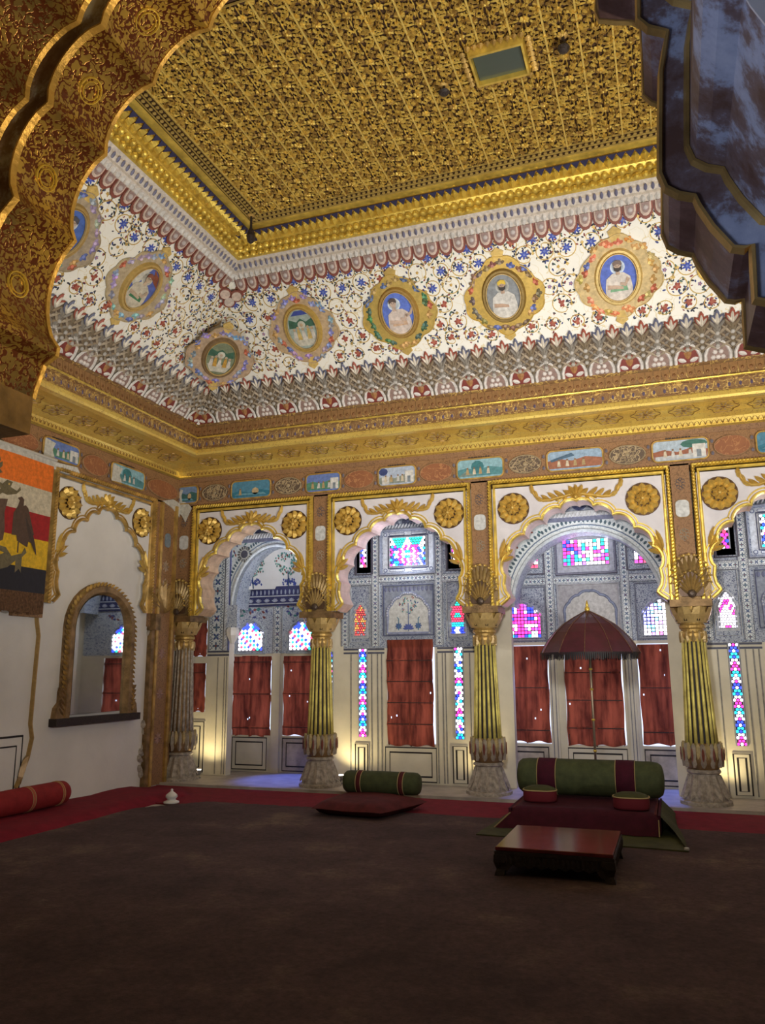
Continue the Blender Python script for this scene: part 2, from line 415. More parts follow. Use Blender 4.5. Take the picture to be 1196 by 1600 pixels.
whitem = sweep('', [(2.0, 6.08), (2.03, 6.08), (2.05, 6.12), (2.09, 6.14), (2.09, 6.17), (2.13, 6.2), (2.13, 6.23), (2.17, 6.25)], simple('pale_moulding', (.62, .56, .50), .6, 0, .25, 30, .3, 40))
goldm = sweep('', [(2.17, 6.25), (2.21, 6.255), (2.22, 6.29), (2.30, 6.31), (2.33, 6.34), (2.42, 6.35), (2.45, 6.375), (2.61, 6.38)], GOLD)
mb = MB(); mb.box(X0+2.5, X1-2.5, YF+2.5, Y0-2.5, 6.40, 6.6); ceil = struct('ceiling', mb, simple('ceiling_ground', (.07, .035, .018), .8))
mb = MB(); mb.box(X0-.5, X1+.5, -3, 11.3, 6.62, 6.8); struct('roof', mb, PLASTER, ceil)
mb = MB(); mb.box(X0-.6, X0-.3, -3, 11.3, 0, 6.7); mb.box(X1+.3, X1+.6, -3, 11.3, 0, 6.7); mb.box(X0-.6, X1+.6, -3.4, -3.2, 0, 6.7); struct('outer_shell', mb, PLASTER, ceil)
mb = MB(BK); mb.box(X0-.4, X1+.3, 4.15, 6.6, -1.7, -.36); struct('upper_wall', mb, PLASTER, ceil)

# gold rims
mb = MB()
for z, d, r in ((4.585, .845, .012),):
    for a, b in (((X0+d, YF+d, z), (X0+d, Y0-d, z)), ((X0+d, Y0-d, z), (X1-d, Y0-d, z))): mb.tube([a, b], r, 6)
mb.build('gold_rim', GOLD, band)

# scallop band petals
def petal(mb, w, h, col1, col2=None, wt=.008):
    P = [(-w/2, 0)]+[(-w/2*cos(t), -h*.45-h*.55*sin(t)) for t in [0, .5, 1.1, pi/2, pi-1.1, pi-.5, pi]]+[(w/2, 0)]
    mb.slab(P[::-1], 0, wt, col1)
    if col2:
        Q = [(x*.72, y*.82-.0) for x, y in P]; mb.slab(Q[::-1], wt, wt+.003, col2)
        R = [(x*.5, y*.66) for x, y in P]; mb.slab(R[::-1], wt+.003, wt+.006, col1)
DPL = simple('x', (0, 0, 0))
def on_both(sp, d, v, w=0, lo=None):
    back = [(u, v, w) for u in frange(X0+d, X1-d, sp)]; left = [(u, v, w) for u in frange(YF+d, Y0-d, sp)]
    return back, left
BKD = lambda d: basis((1, 0, 0), (0, 0, 1), (0, Y0-d, 0))
LFD = lambda d: basis((0, 1, 0), (0, 0, 1), (X0+d, 0, 0))
for M, rng in ((BKD(.81), frange(X0+.81, X1-.81, .086)), (LFD(.81), frange(4.0, Y0-.81, .086))):
    mb = MB(M)
    for u in rng:
        mb.off = (u, 4.74, 0); petal(mb, .080, .125, (.40, .22, .09), None, .010)
        mb.dome(0, -.07, .02, .01, .008, 5, (.24, .11, .04))
    mb.build('scallop_row', GILT, band, kind='stuff')
for M, rng in ((BKD(.80), frange(X0+.80, X1-.80, .11)), (LFD(.80), frange(4.0, Y0-.80, .11))):
    mb = MB(M)
    for i, u in enumerate(rng):
        c = (.46, .30, .14)
        mb.ribbon([(u-.045, 4.48), (u-.03, 4.54), (u, 4.55), (u+.03, 4.54), (u+.045, 4.48)], .012, 0, .006, col=c)
        mb.leaf(u, 4.475, pi/2, .05, .03, 0, .006, (.16, .13, .22))
    mb.build('arabesque_row', GILT, band, kind='stuff')
# cove ornaments: small arch row and lozenge flowers
for M, rng, big in ((BKD(0), frange(X0+.2, X1, .062), frange(X0+.5, X1, .42)), (LFD(0), frange(4.0, Y0-.2, .062), frange(4.0, Y0-.5, .42))):
    mb = MB(M)
    for u in rng:
        mb.ribbon([(u-.028, 4.285), (u-.02, 4.318), (u, 4.332), (u+.02, 4.318), (u+.028, 4.285)], .008, .082, .006, col=(.35, .2, .06))
    mb.build('small_arch_row', GILT, cove, kind='stuff')
    for u in big:
        MM = M @ Matrix.Translation((u, 4.41, .33)) @ Matrix.Rotation(radians(82), 4, 'X')
        mb = MB(MM)
        for q in range(10):
            a = 2*pi*q/10; mb.leaf(.035*cos(a), .04*sin(a), a, .055+.02*abs(cos(a)), .022, .012, .004, (.40, .27, .14) if q % 2 else (.60, .46, .28))
        mb.disc(0, 0, .022, .012, .016, 8, (.30, .17, .09))
        mb.ribbon([(.15*cos(t)*(1+.12*cos(6*t)), .14*sin(t)*(1+.12*cos(6*t))) for t in [2*pi*k/36 for k in range(36)]], .008, .01, .006, True, (.30, .17, .06))
        mb.build('cove_flower', GILT, cove)

# frieze panels
LAND = [((-6.66, -6.31), 0), ((-5.75, -5.13), 1), ((-4.58, -4.07), 2), ((-3.52, -3.00), 3), ((-2.44, -1.84), 4), ((-1.29, -.62), 5), ((-.05, .57), 6), ((1.08, 1.62), 1), ((2.2, 2.75), 3), ((3.3, 3.9), 4)]
sky = [(.20, .32, .55), (.10, .30, .46), (.16, .25, .60), (.50, .60, .78), (.30, .55, .65), (.36, .52, .72), (.50, .62, .75)]
LLAB = {0: 'small dark blue water painting beside the flaking corner', 1: 'rounded painted panel of a boat on blue water', 2: 'rounded painted panel of a green bank with white building', 3: 'rounded painted panel of two figures beside a white pavilion', 4: 'rounded painted panel of a turquoise river with hills', 5: 'rounded painted panel of seated figures on a red terrace', 6: 'rounded painted panel of white walls below dark trees'}
def landscape(M, a, b, c, d, k, label, worn=0):
    t = thing('landscape_painting', label, 'painting', M @ Vector(((a+b)/2, (c+d)/2, .02)), 'painted landscapes along the frieze')
    P = rrect(a, b, c, d, .06)
    mb = MB(M); mb.ribbon(P, .026, .02, .012, True); mb.build('frame', OLDGOLD, t)
    mb = MB(M); W, H = b-a, d-c
    mb.slab(P, .02, .024, sky[k])
    g = [(.05, .16, .16), (.04, .22, .34), (.10, .28, .20), (.30, .34, .30), (.10, .30, .34), (.40, .16, .09), (.38, .14, .08)][k]
    hz = c+H*(.55, .35, .5, .42, .45, .5, .45)[k]
    mb.slab([(a+.02, c+.03), (b-.02, c+.03), (b-.005, hz), (a+W*.7, hz+H*.12), (a+W*.45, hz-.01), (a+W*.2, hz+H*.10), (a+.005, hz)], .024, .026, g)
    if k in (0, 1): mb.slab(oval(a+W*.62, c+H*.38, W*.09, H*.20, 8), .026, .028, (.62, .48, .28)); mb.slab([(a+.05, c+.05), (b-.06, c+.04), (b-.1, c+.07), (a+.1, c+.075)], .026, .028, (.16, .38, .5))
    if k in (2, 3, 6): mb.box(a+W*.72, a+W*.95, c+.03, c+H*.72, .026, .030, (.78, .78, .76)); mb.box(a+W*.79, a+W*.87, c+.03, c+H*.45, .030, .032, (.25, .3, .35))
    if k in (3,): mb.box(a+W*.1, a+W*.30, c+.02, c+H*.5, .026, .029, (.72, .72, .70)); mb.slab(oval(a+W*.14, c+H*.75, W*.12, H*.2, 9), .026, .028, (.05, .08, .25))
    if k in (4,): mb.slab(oval(a+W*.45, c+H*.58, W*.14, H*.32, 10), .026, .028, (.05, .22, .26)); mb.slab([(a+.02, c+.03), (a+W*.4, c+.03), (a+W*.2, c+H*.4)], .026, .029, (.22, .32, .30))
    if k in (5,): mb.slab([(a+.04, c+H*.55), (a+W*.45, c+H*.85), (a+W*.5, c+H*.7), (a+.05, c+H*.45)], .026, .028, (.08, .16, .26))
    if k in (6,): mb.slab(oval(a+W*.75, c+H*.75, W*.24, H*.2, 10), .026, .028, (.06, .20, .17)); mb.slab([(a+.03, c+.02), (b-.03, c+.02), (b-.03, c+.08), (a+.03, c+.06)], .026, .029, (.62, .66, .70))
    r = random.Random(k+int(a*10))
    for q in range(4 if k in (2, 3, 5, 6, 4) else 1):
        x = a+W*(.22+.15*q)+r.uniform(-.01, .01); y = c+H*.2
        cc = r.choice([(.75, .66, .50), (.70, .70, .68), (.55, .40, .20)])
        mb.slab([(x-.022, y), (x+.022, y), (x+.012, y+.07), (x-.012, y+.07)], .026, .031, cc); mb.disc(x, y+.082, .012, .026, .031, 6, (.30, .18, .10))
    if worn:
        mb.slab([(a+.0, c+.0), (a+W*.3, c+.01), (a+W*.22, c+H*.4), (a+W*.3, c+H*.8), (a+.01, d-.02)], .028, .033, (.66, .66, .60))
    mb.build('picture', PAINT, t)
    if k not in (0, 1):
        mb = MB(M); x = a+W*.25
        while x < a+W*.7:
            l = r.uniform(.012, .03); mb.box(x, x+l, d+.022, d+.034, .0, .012, (.08, .06, .05)); x += l+.01
        mb.build('caption', PAINT, t)
    return t
def lacepanel(M, a, b, red, parent):
    c, d = 3.895, 4.15
    mb = MB(M)
    if red:
        mb.slab(oval((a+b)/2, (c+d)/2, (b-a)*.42, .118, 24), .0, .026); mb.build('red_oval', REDBR, parent)
        mb = MB(M); mb.ribbon(oval((a+b)/2, (c+d)/2, (b-a)*.43, .122, 24), .016, .015, .014, True, (.42, .24, .12))
    else:
        mb.slab(oval((a+b)/2, (c+d)/2, (b-a)*.42, .12, 24), .0, .026); mb.build('lace_oval', LACE, parent)
        mb = MB(M); cx, cy = (a+b)/2, (c+d)/2; col = (.42, .33, .20)
        for q in range(8):
            t = q*pi/4; mb.ribbon([(cx+.085*(b-a)/.5*cos(t)+.028*cos(s), cy+.075*sin(t)+.028*sin(s)) for s in [k*pi/4 for k in range(8)]], .008, .026, .006, True, col)
        mb.ribbon(oval(cx, cy, (b-a)*.40, .115, 20), .014, .026, .006, True, col); mb.dome(cx, cy, .03, .026, .01, 8, col)
    for sx in (a+.012, b-.012):
        for sy in (c+.03, d-.03):
            mb.leaf(sx, sy, pi/2 if sy < 4 else -pi/2, .05, .035, .02, .006, (.18, .16, .20))
    mb.build('ornament', PAINT, parent)
xs = [l[0] for l in LAND]
for i, ((a, b), k) in enumerate(LAND):
    lab = LLAB[k] + ((' above the right end of the arcade' if k != 1 else ' above the last arch on the right') if i > 6 else (' above the leftmost arch' if k == 1 else ''))
    if i in (8, 9): lab = lab.split(' above the right')[0]+', far right of the frieze'
    landscape(BK, a, b, 3.895, 4.15, k, lab, worn=(k == 0))
for i in range(len(xs)-1): lacepanel(BK, xs[i][1]+.03, xs[i+1][0]-.03, i in (2, 3, 6, 8), frieze)
landscape(LFD(.05), 6.93, 7.52, 3.93, 4.16, 2, 'damaged painted panel over the striped banner', 1)
landscape(LFD(.05), 8.12, 8.80, 3.90, 4.15, 4, 'painted green hillside panel over the mirror wall', 1)
landscape(LFD(.05), 5.6, 6.2, 3.90, 4.15, 3, 'painted pavilion panel left above the striped banner')
for a, b in ((7.55, 8.09), (8.83, 9.65), (6.23, 6.9)): lacepanel(LFD(.05), a, b, True, frieze)
# flaked plaster at the corner
mb = MB(BK); mb.slab([(-6.655, 3.80), (-6.56, 3.72), (-6.50, 3.62), (-6.46, 3.70), (-6.40, 3.82), (-6.45, 3.88), (-6.52, 3.92), (-6.655, 3.95)], .018, .026, (.62, .62, .56))
mb.M = LFD(.05); mb.slab([(9.25, 3.86), (9.5, 3.80), (9.68, 3.70), (9.69, 3.9), (9.5, 3.93)], 0, .012, (.66, .64, .58)); mb.slab([(6.85, 3.9), (7.0, 3.82), (7.35, 3.80), (7.55, 3.86), (7.5, 3.92), (7.2, 3.9)], 0, .024, (.72, .71, .67))
mb.build('flaked_plaster', PAINT, frieze)

# ------------------------------------------------------------------ coving decoration
# row of pointed arches, leaf row
mbA = MB()
def arch_panel():
    mb = MB(); A = [(-.125, 0), (-.125, .07), (-.10, .14), (-.05, .195), (0, .235), (.05, .195), (.10, .14), (.125, .07), (.125, 0)]
    mb.slab(A[::-1], 0, .012, (.22, .04, .03)); mb.ribbon(A, .036, .012, .014, col=(.78, .74, .70))
    mb.leaf(-.02, .02, pi-.4, .09, .05, .012, .015, (.78, .74, .70)); mb.leaf(.02, .02, .4, .09, .05, .012, .015, (.78, .74, .70)); mb.leaf(0, .05, pi/2, .14, .08, .012, .015, (.42, .20, .07))
    return mb.mesh('arch_panel', PAINT)
am = arch_panel()
def arch_panel2():
    mb = MB(); A = [(-.125, 0), (-.125, .07), (-.10, .14), (-.05, .195), (0, .235), (.05, .195), (.10, .14), (.125, .07), (.125, 0)]
    mb.slab(A[::-1], 0, .012, (.30, .20, .17)); mb.ribbon(A, .036, .012, .014, col=(.76, .72, .68))
    for x, y in ((-.05, .03), (.0, .03), (.05, .03), (-.03, .09), (.03, .09), (0, .14)): mb.dome(x, y, .028, .012, .018, 6, (.74, .68, .64))
    return mb.mesh('arch_panel', PAINT)
am2 = arch_panel2()
def leafy(main, mid, edge):
    mb = MB()
    mb.leaf(0, .10, pi/2, .40, .12, .0, .02, main)
    for k, (y, a, L) in enumerate(((.13, 1.0, .17), (.20, .85, .17), (.28, .75, .16), (.35, .6, .13))):
        for s in (1, -1):
            mb.leaf(s*.012, y, pi/2-s*a, L, .056, .004, .018, (.13, .09, .06)); mb.leaf(s*.014, y, pi/2-s*a, L*.86, .032, .014, .02, mid if k % 2 else (.46, .38, .28))
    for y in (.16, .23, .30): mb.dome(0, y, .026, .02, .014, 6, (.50, .47, .43))
    for s in (1, -1):
        mb.leaf(0, .40, pi/2-s*.55, .13, .05, .014, .02, edge); mb.leaf(0, .40, pi/2-s*.55, .105, .028, .026, .02, (.74, .68, .58))
    mb.leaf(0, .40, pi/2, .165, .06, .018, .02, edge); mb.leaf(0, .40, pi/2, .13, .034, .03, .02, (.78, .72, .62))
    return mb.mesh('leaf_panel', PAINT)
lm1 = leafy((.20, .15, .09), (.34, .26, .17), (.34, .08, .05)); lm2 = leafy((.25, .22, .18), (.34, .31, .27), (.13, .14, .22))
for M, a, b, hd in ((CB, X0+.84, X1-.84, 1), (CL, YF+.84, Y0-.84, -1)):
    sp = frange(a, b, .30) if hd == 1 else frange(a, b, .30)
    sp = [u for u in sp if (hd == 1 or u > 4.3)]
    pieces('arch_panel', am, M, [(u, 0, .002) for u in sp[::2]], cov); pieces('arch_panel', am2, M, [(u, 0, .002) for u in sp[1::2]], cov)
    pieces('leaf_panel', lm1, M, [(u+.15, 0, .004) for u in sp[:-1]], cov); pieces('leaf_panel', lm2, M, [(u, .0, .004) for u in sp], cov)
    # grey ground of the leaf row, with a wavy white upper edge
    mb = MB(M); lo, hi = sp[0]-.15, sp[-1]+.15
    P = [(lo, 0)]; P += [(hi, 0)]
    n = int((hi-lo)/.03)
    P += [(hi-(hi-lo)*i/n, .47+.03*abs(sin((hi-(hi-lo)*i/n)*pi/.15))) for i in range(n+1)]
    P = [(x, y) for x, y in P if True]
    P = [(min(max(x, lo), hi), y) for x, y in P]
    mb.slab(P, .0, .001, (.20, .17, .13)); mb.build('leaf_row_ground', PAINT, cov)

# medallion positions in the coving: (u, v)
MEDB = [-3.92, -2.70, -1.47, -.25, .98, 2.2]; MEDL = [6.57, 5.40]; VM = 1.06
def keepout(side, u, v):
    L = MEDB if side == 'b' else MEDL
    for c in L:
        if ((u-c)/.45)**2+((v-VM)/.43)**2 < 1: return True
    return False
BLK = (.03, .035, .06); BLU = (.06, .10, .48); RED = (.36, .07, .05); GLD = (.66, .46, .14); PUR = (.30, .20, .42)
def flower(mb, x, y, r, kind, rnd):
    if kind == 0:
        for q in range(5): mb.leaf(x, y, q*2*pi/5+rnd.random(), r, r*.7, .002, .004, RED)
        mb.disc(x, y, r*.45, .004, .007, 7, (.45, .13, .08))
    elif kind == 1:
        for q in range(7): mb.leaf(x, y, q*2*pi/7, r*1.25, r*.5, .002, .004, BLU)
        mb.disc(x, y, r*.35, .004, .007, 6, (.16, .22, .6))
    elif kind == 2:
        for q in range(5): mb.leaf(x, y, q*2*pi/5, r*.7, r*.5, .002, .004, PUR)
        mb.disc(x, y, r*.25, .004, .006, 6, (.6, .3, .2))
    else:
        for q in range(5): mb.leaf(x, y, q*2*pi/5, r*.6, r*.4, .002, .004, (.62, .40, .10))
for side, M, a, b in (('b', CB, X0+.9, X1-.9), ('l', CL, 3.9, Y0-.86)):
    rnd = random.Random(3); rings = MB(M); dots = MB(M); fl = MB(M)
    rows = [.66, .86, 1.06, 1.26, 1.46, 1.62]
    for ri, v0 in enumerate(rows):
        for u0 in frange(a, b, .235):
            u = u0+(.118 if ri % 2 else 0)+rnd.uniform(-.02, .02); v = v0+rnd.uniform(-.02, .02)
            # mitre limit at the corner
            lim = v*cs
            if side == 'b' and (u < X0+.84+lim+.08 or u > X1-.84-lim-.08): continue
            if side == 'l' and u > Y0-.84-lim-.08: continue
            if keepout(side, u, v): continue
            R = rnd.uniform(.085, .105) if 0 < ri < 5 else .075; st = rnd.uniform(0, 6.28)
            rings.ribbon([(u+R*cos(st+t), v+R*sin(st+t)) for t in [k*5.2/14 for k in range(15)]], .011, 0, .005, col=GLD)
            rings.ribbon([(u+R*cos(st+5.2)+.03*cos(st+5.2+t)-.03*cos(st+5.2), v+R*sin(st+5.2)+.03*sin(st+5.2+t)-.03*sin(st+5.2)) for t in (0, 1, 2, 3, 4)], .009, 0, .005, col=GLD)
            q = st; rings.slab([(u+R*cos(q)+.02, v+R*sin(q)), (u+R*cos(q), v+R*sin(q)+.02), (u+R*cos(q)-.02, v+R*sin(q)), (u+R*cos(q), v+R*sin(q)-.02)], 0, .007, (.60, .42, .14))
            kind = [0, 0, 2, 3, 1, 1][ri] if rnd.random() < .62 else rnd.choice([0, 1, 2, 3])
            flower(fl, u, v, .044 if kind < 2 else .034, kind, rnd)
            for k in range(20):
                t = rnd.uniform(0, 6.28); rr = rnd.choice([R*.66, R*1.28, R*1.12, R*.72])
                L = rnd.uniform(.024, .042)
                dots.leaf(u+rr*cos(t), v+rr*sin(t), rnd.uniform(0, 6.28), L, L*.55, .001, .003, rnd.choice([BLK, BLK, BLK, (.05, .07, .25), (.30, .07, .06), (.08, .15, .12)]))
    rings.build('gold_scrollwork', GILT, cov, kind='stuff'); dots.build('painted_leaves', PAINT, cov, kind='stuff'); fl.build('painted_flowers', PAINT, cov, kind='stuff')

# petals hanging at the top of the coving
mb = MB(); petal(mb, .145, .17, (.24, .07, .05), None, .012)
mb.off = (0, 0, .012)
P = [(-.055, 0)]+[(-.055*cos(t), -.06-.075*sin(t)) for t in [0, .5, 1.1, pi/2, pi-1.1, pi-.5, pi]]+[(.055, 0)]
mb.slab(P[::-1], 0, .01, (.66, .52, .44)); mb.slab([(x*.7, y*.78) for x, y in P[::-1]], .01, .02, (.36, .25, .23)); mb.dome(0, -.05, .028, .02, .012, 7, (.56, .50, .50))
pm = mb.mesh('hanging_petal', PAINT)
pieces('hanging_petal', pm, CB, [(u, 1.77, .012) for u in frange(X0+2.05, X1-2.05, .15)], cov)
pieces('hanging_petal', pm, CL, [(u, 1.77, .012) for u in frange(4.0, Y0-2.05, .15)], cov)
# corner trefoil
CD = basis((.7071, .7071, 0), (cs*.7071, -cs*.7071, sn), (X0+.84, Y0-.84, 4.78))
CD = basis((.7071, .7071, 0), Vector((.57, -.57, .60)).normalized(), (X0+.84, Y0-.84, 4.78))
mb = MB(CD)
Lc = hypot(hypot(1.16, 1.16), 1.30)
mb.disc(-.07, Lc-.12, .08, .0, .03, 12, (.24, .07, .05)); mb.disc(.07, Lc-.12, .08, .0, .03, 12, (.24, .07, .05)); mb.disc(0, Lc-.21, .08, .0, .03, 12, (.24, .07, .05))
mb.disc(-.07, Lc-.12, .06, .03, .042, 12, (.66, .52, .44)); mb.disc(.07, Lc-.12, .06, .03, .042, 12, (.66, .52, .44)); mb.disc(0, Lc-.21, .06, .03, .042, 12, (.62, .52, .46))
mb.build('corner_trefoil', PAINT, cov)
# white moulding leaves and gold moulding beads
for M, a, b in ((basis((1, 0, 0), (0, -.6, .8), (0, Y0-2.04, 6.10)), X0+2.04, X1-2.04), (basis((0, 1, 0), (.6, 0, .8), (X0+2.04, 0, 6.10)), 4.0, Y0-2.04)):
    mb = MB(M)
    for u in frange(a, b, .07):
        mb.leaf(u, -.02, pi/2, .08, .06, .0, .025, (.66, .64, .62)); mb.leaf(u+.035, .09, pi/2, .07, .035, .02, .01, (.16, .16, .26))
    mb.build('pale_leaf_row', PAINT, whitem, kind='stuff')
for M, a, b in ((basis((1, 0, 0), (0, -.96, .28), (0, Y0-2.20, 6.26)), X0+2.2, X1-2.2), (basis((0, 1, 0), (.96, 0, .28), (X0+2.2, 0, 6.26)), 4.0, Y0-2.2)):
    mb = MB(M)
    for u in frange(a, b, .085):
        mb.dome(u, .035, .036, .0, .05, 7); mb.dome(u+.04, .12, .036, .0, .045, 7)
        mb.leaf(u, .20, pi/2, .11, .075, .0, .045)
    mb.build('gilded_bead_rows', GOLD, goldm, kind='stuff')
    mb = MB(M)
    for u in frange(a, b, .085): mb.slab([(u+.0, .345), (u+.0425, .27), (u+.085, .345)], .0, .012, (.03, .03, .09))
    mb.build('blue_tooth_row', PAINT, goldm, kind='stuff')
# ------------------------------------------------------------------ ceiling filigree
cx0, cx1, cy0, cy1 = X0+2.61, X1-2.61, YF+2.61, Y0-2.61
def gold_tile(seed):
    r = random.Random(seed); mb = MB(); s = .17
    c = lambda: r.choice([(.74, .50, .10), (.56, .36, .08), (.86, .62, .14), (.40, .24, .06)])
    for q in range(8): mb.leaf(0, 0, q*pi/4, .055, .032, .0, .02, c())
    mb.dome(0, 0, .02, .008, .02, 6, c())
    for sx in (-1, 1):
        for sy in (-1, 1):
            for q in range(4): mb.leaf(sx*s, sy*s, atan2(-sy, -sx)+(q-1.5)*.42, .06, .022, 0, .02, c())
            a0 = atan2(sy, sx)
            for (px, py, R, st, dr) in ((sx*.085, sy*.085, .045, a0, 1), (sx*.13, sy*.05, .034, a0+2, -1), (sx*.05, sy*.13, .034, a0-2, 1)):
                mb.ribbon([(px+R*(1-.09*k)*cos(st+dr*k*.85), py+R*(1-.09*k)*sin(st+dr*k*.85)) for k in range(8)], .014, 0, .016, col=c())
                for k in (1, 3, 5): mb.leaf(px+R*(1-.09*k)*cos(st+dr*k*.85), py+R*(1-.09*k)*sin(st+dr*k*.85), st+dr*k*.85+dr*.6, .038, .02, .002, .018, c())
    for q in range(12):
        x, y = r.uniform(-.16, .16), r.uniform(-.16, .16); mb.leaf(x, y, r.uniform(0, 6.28), .055, .018, .004, .03, c(), curl=r.uniform(-.6, .6))
    for t in (-1, 1):
        mb.leaf(t*.06, 0, 0 if t > 0 else pi, .10, .02, 0, .015, c()); mb.leaf(0, t*.06, t*pi/2, .10, .02, 0, .015, c())
    return mb
T = [gold_tile(i) for i in range(5)]
big = MB(CE); big2 = []
nx = round((cx1-cx0-.36)/.25); ny = round((cy1-cy0-.36)/.25); tw = (cx1-cx0-.36)/nx; th = (cy1-cy0-.36)/ny
for i in range(nx):
    for j in range(ny):
        x = cx0+.18+tw*(i+.5); y = cy0+.18+th*(j+.5); t = T[(i*3+j*5+i*j) % 5]; a = ((i+j) % 4)*pi/2; ca, sa = cos(a)*tw/.34, sin(a)*tw/.34
        b = len(big.v)
        big.v += [CE @ Vector((x+v.x*ca-v.y*sa, -(y)+v.x*sa+v.y*ca, v.z)) for v in t.v]
        big.f += [tuple(b+q for q in f) for f in t.f]; big.c += t.c
big.build('gilded_filigree', GILT, ceil, kind='stuff')
mb = MB(CE)
for k, d in enumerate((.02, .09, .16)):
    P = rect(cx0+d, cx1-d, -cy1+d, -cy0-d); mb.ribbon(P+[P[0]], .014, -.002, .014, col=(.55, .38, .1))
for x in frange(cx0+.05, cx1-.05, .055): mb.disc(x, -(cy1-.055), .018, 0, .01, 6, (.60, .42, .12)); mb.disc(x+.027, -(cy1-.125), .018, 0, .01, 6, (.55, .38, .1))
for y in frange(cy0+.05, cy1-.05, .055): mb.disc(cx0+.055, -y, .018, 0, .01, 6, (.60, .42, .12)); mb.disc(cx0+.125, -y, .018, 0, .01, 6, (.55, .38, .1))
mb.build('border_beading', GILT, ceil, kind='stuff')
# straight ribs between tiles
mb = MB(CE)
for i in range(nx+1): mb.box(cx0+.18+tw*i-.007, cx0+.18+tw*i+.008, -cy1+.16, -cy0-.16, 0, .02, (.80, .58, .14))
mb.build('filigree_ribs', GILT, ceil, kind='stuff')
# framed glass in the ceiling
t = thing('ceiling_mirror', 'small framed dark glass panel set in the gilded ceiling', 'mirror', (-.98, 5.62, 6.38))
mb = MB(CE); a, b, c, d = -1.22, -.74, -5.82, -5.42
mb.box(a+.05, b-.05, c+.05, d-.05, 0, .04); mb.build('glass', SMOKY, t)
mb = MB(CE); mb.ribbon(rect(a+.03, b-.03, c+.03, d-.03), .07, .0, .075, True)
mb.build('frame', GOLD, t)
mb = MB(CE)
for x in frange(a, b, .055): mb.leaf(x, c, -pi/2, .05, .05, .03, .03); mb.leaf(x, d, pi/2, .05, .05, .03, .03)
for y in frange(c, d, .055): mb.leaf(a, y, pi, .05, .05, .03, .03); mb.leaf(b, y, 0, .05, .05, .03, .03)
mb.build('leaf_edging', OLDGOLD, t)
def hook(x, y, lab, L=.28):
    t = thing('ceiling_hook', lab, 'hook', (x, y, 6.37))
    mb = MB(); mb.lathe([(.012, 6.38), (.014, 6.38-L*.45), (.035, 6.38-L*.6), (.05, 6.38-L*.75), (.035, 6.38-L*.93), (.008, 6.38-L)], x, y, 10); mb.build('pendant', EBONY, t)
    mb = MB(); mb.lathe([(.04, 6.385), (.04, 6.37), (.02, 6.36)], x, y, 10); mb.build('rose', OLDGOLD, t)
hook(-3.98, 6.93, 'dark hanging hook at the far left corner of the gilded ceiling', .34)
hook(-.46, 5.55, 'short dark hook beside the ceiling mirror, on its right', .16)
hook(-1.48, 5.75, 'short dark hook left of the ceiling mirror', .1)

# ------------------------------------------------------------------ portrait medallions
def cartouche(r, k):
    P = []; g = lambda t, c, w_: math.exp(-(((t-c+pi) % (2*pi)-pi)/w_)**2)
    for i in range(84):
        t = 2*pi*i/84-pi/2; q = .80+.10*(g(t, -.22, .5)+g(t, pi+.22, .5))+.12*g(t, -pi/2, .35)+.12*g(t, pi/2, .4)-.05*(g(t, .62, .22)+g(t, pi-.62, .22))
        q = r*(q+.06*abs(sin(5.5*t+k))-.02)
        P.append((q*cos(t)*1.04, q*sin(t)*1.0))
    return P
FIG = [
 dict(bg=(.10, .17, .62), halo=(.62, .72, .85), skin=(.55, .40, .30), robe=(.72, .66, .60), hat=(.20, .14, .12), sash=(.20, .42, .24), beard=1, ring=(.70, .52, .20), car=((.66, .50, .24), (.60, .30, .12)), lab='round-haloed bare-chested man on bright blue, in a pale gold cartouche'),
 dict(bg=(.26, .28, .30), halo=(.45, .45, .42), skin=(.50, .34, .24), robe=(.66, .64, .60), hat=(.75, .52, .05), sash=(.70, .68, .64), beard=1, ring=(.30, .20, .06), car=((.62, .42, .10), (.20, .14, .08)), lab='yellow-turbaned bearded man on grey, in a dark leafy cartouche'),
 dict(bg=(.12, .20, .66), halo=(.70, .78, .85), skin=(.60, .45, .36), robe=(.70, .60, .54), hat=(.10, .07, .06), sash=(.62, .42, .28), beard=0, ring=(.45, .28, .08), car=((.62, .44, .12), (.05, .16, .07)), lab='turned haloed figure on blue, in a cartouche of dark green flowers'),
 dict(bg=(.38, .46, .42), halo=(.55, .55, .50), skin=(.55, .40, .25), robe=(.62, .45, .15), hat=(.10, .14, .35), sash=(.70, .66, .56), beard=0, ring=(.64, .44, .12), car=((.55, .40, .24), (.26, .25, .42)), lab='gold-robed seated group with dark trees, in a thick yellow oval'),
 dict(bg=(.22, .26, .16), halo=(.50, .52, .45), skin=(.55, .42, .30), robe=(.60, .34, .06), hat=(.6, .58, .5), sash=(.65, .40, .08), beard=0, ring=(.30, .20, .10), car=((.50, .36, .24), (.25, .26, .45)), lab='orange-robed group with a green tree, medallion at the coving corner'),
 dict(bg=(.10, .14, .45), halo=(.62, .60, .52), skin=(.55, .42, .30), robe=(.62, .56, .44), hat=(.25, .08, .05), sash=(.06, .22, .10), beard=0, ring=(.60, .42, .14), car=((.50, .40, .26), (.30, .34, .42)), lab='tilted oval of a pale figure on blue, left coving nearest the corner'),
 dict(bg=(.08, .16, .50), halo=(.66, .70, .74), skin=(.55, .42, .34), robe=(.64, .62, .58), hat=(.08, .08, .10), sash=(.60, .60, .55), beard=0, ring=(.50, .34, .12), car=((.42, .34, .24), (.28, .30, .34)), lab='blue oval portrait on the left coving, half hidden by the near arch'),
]
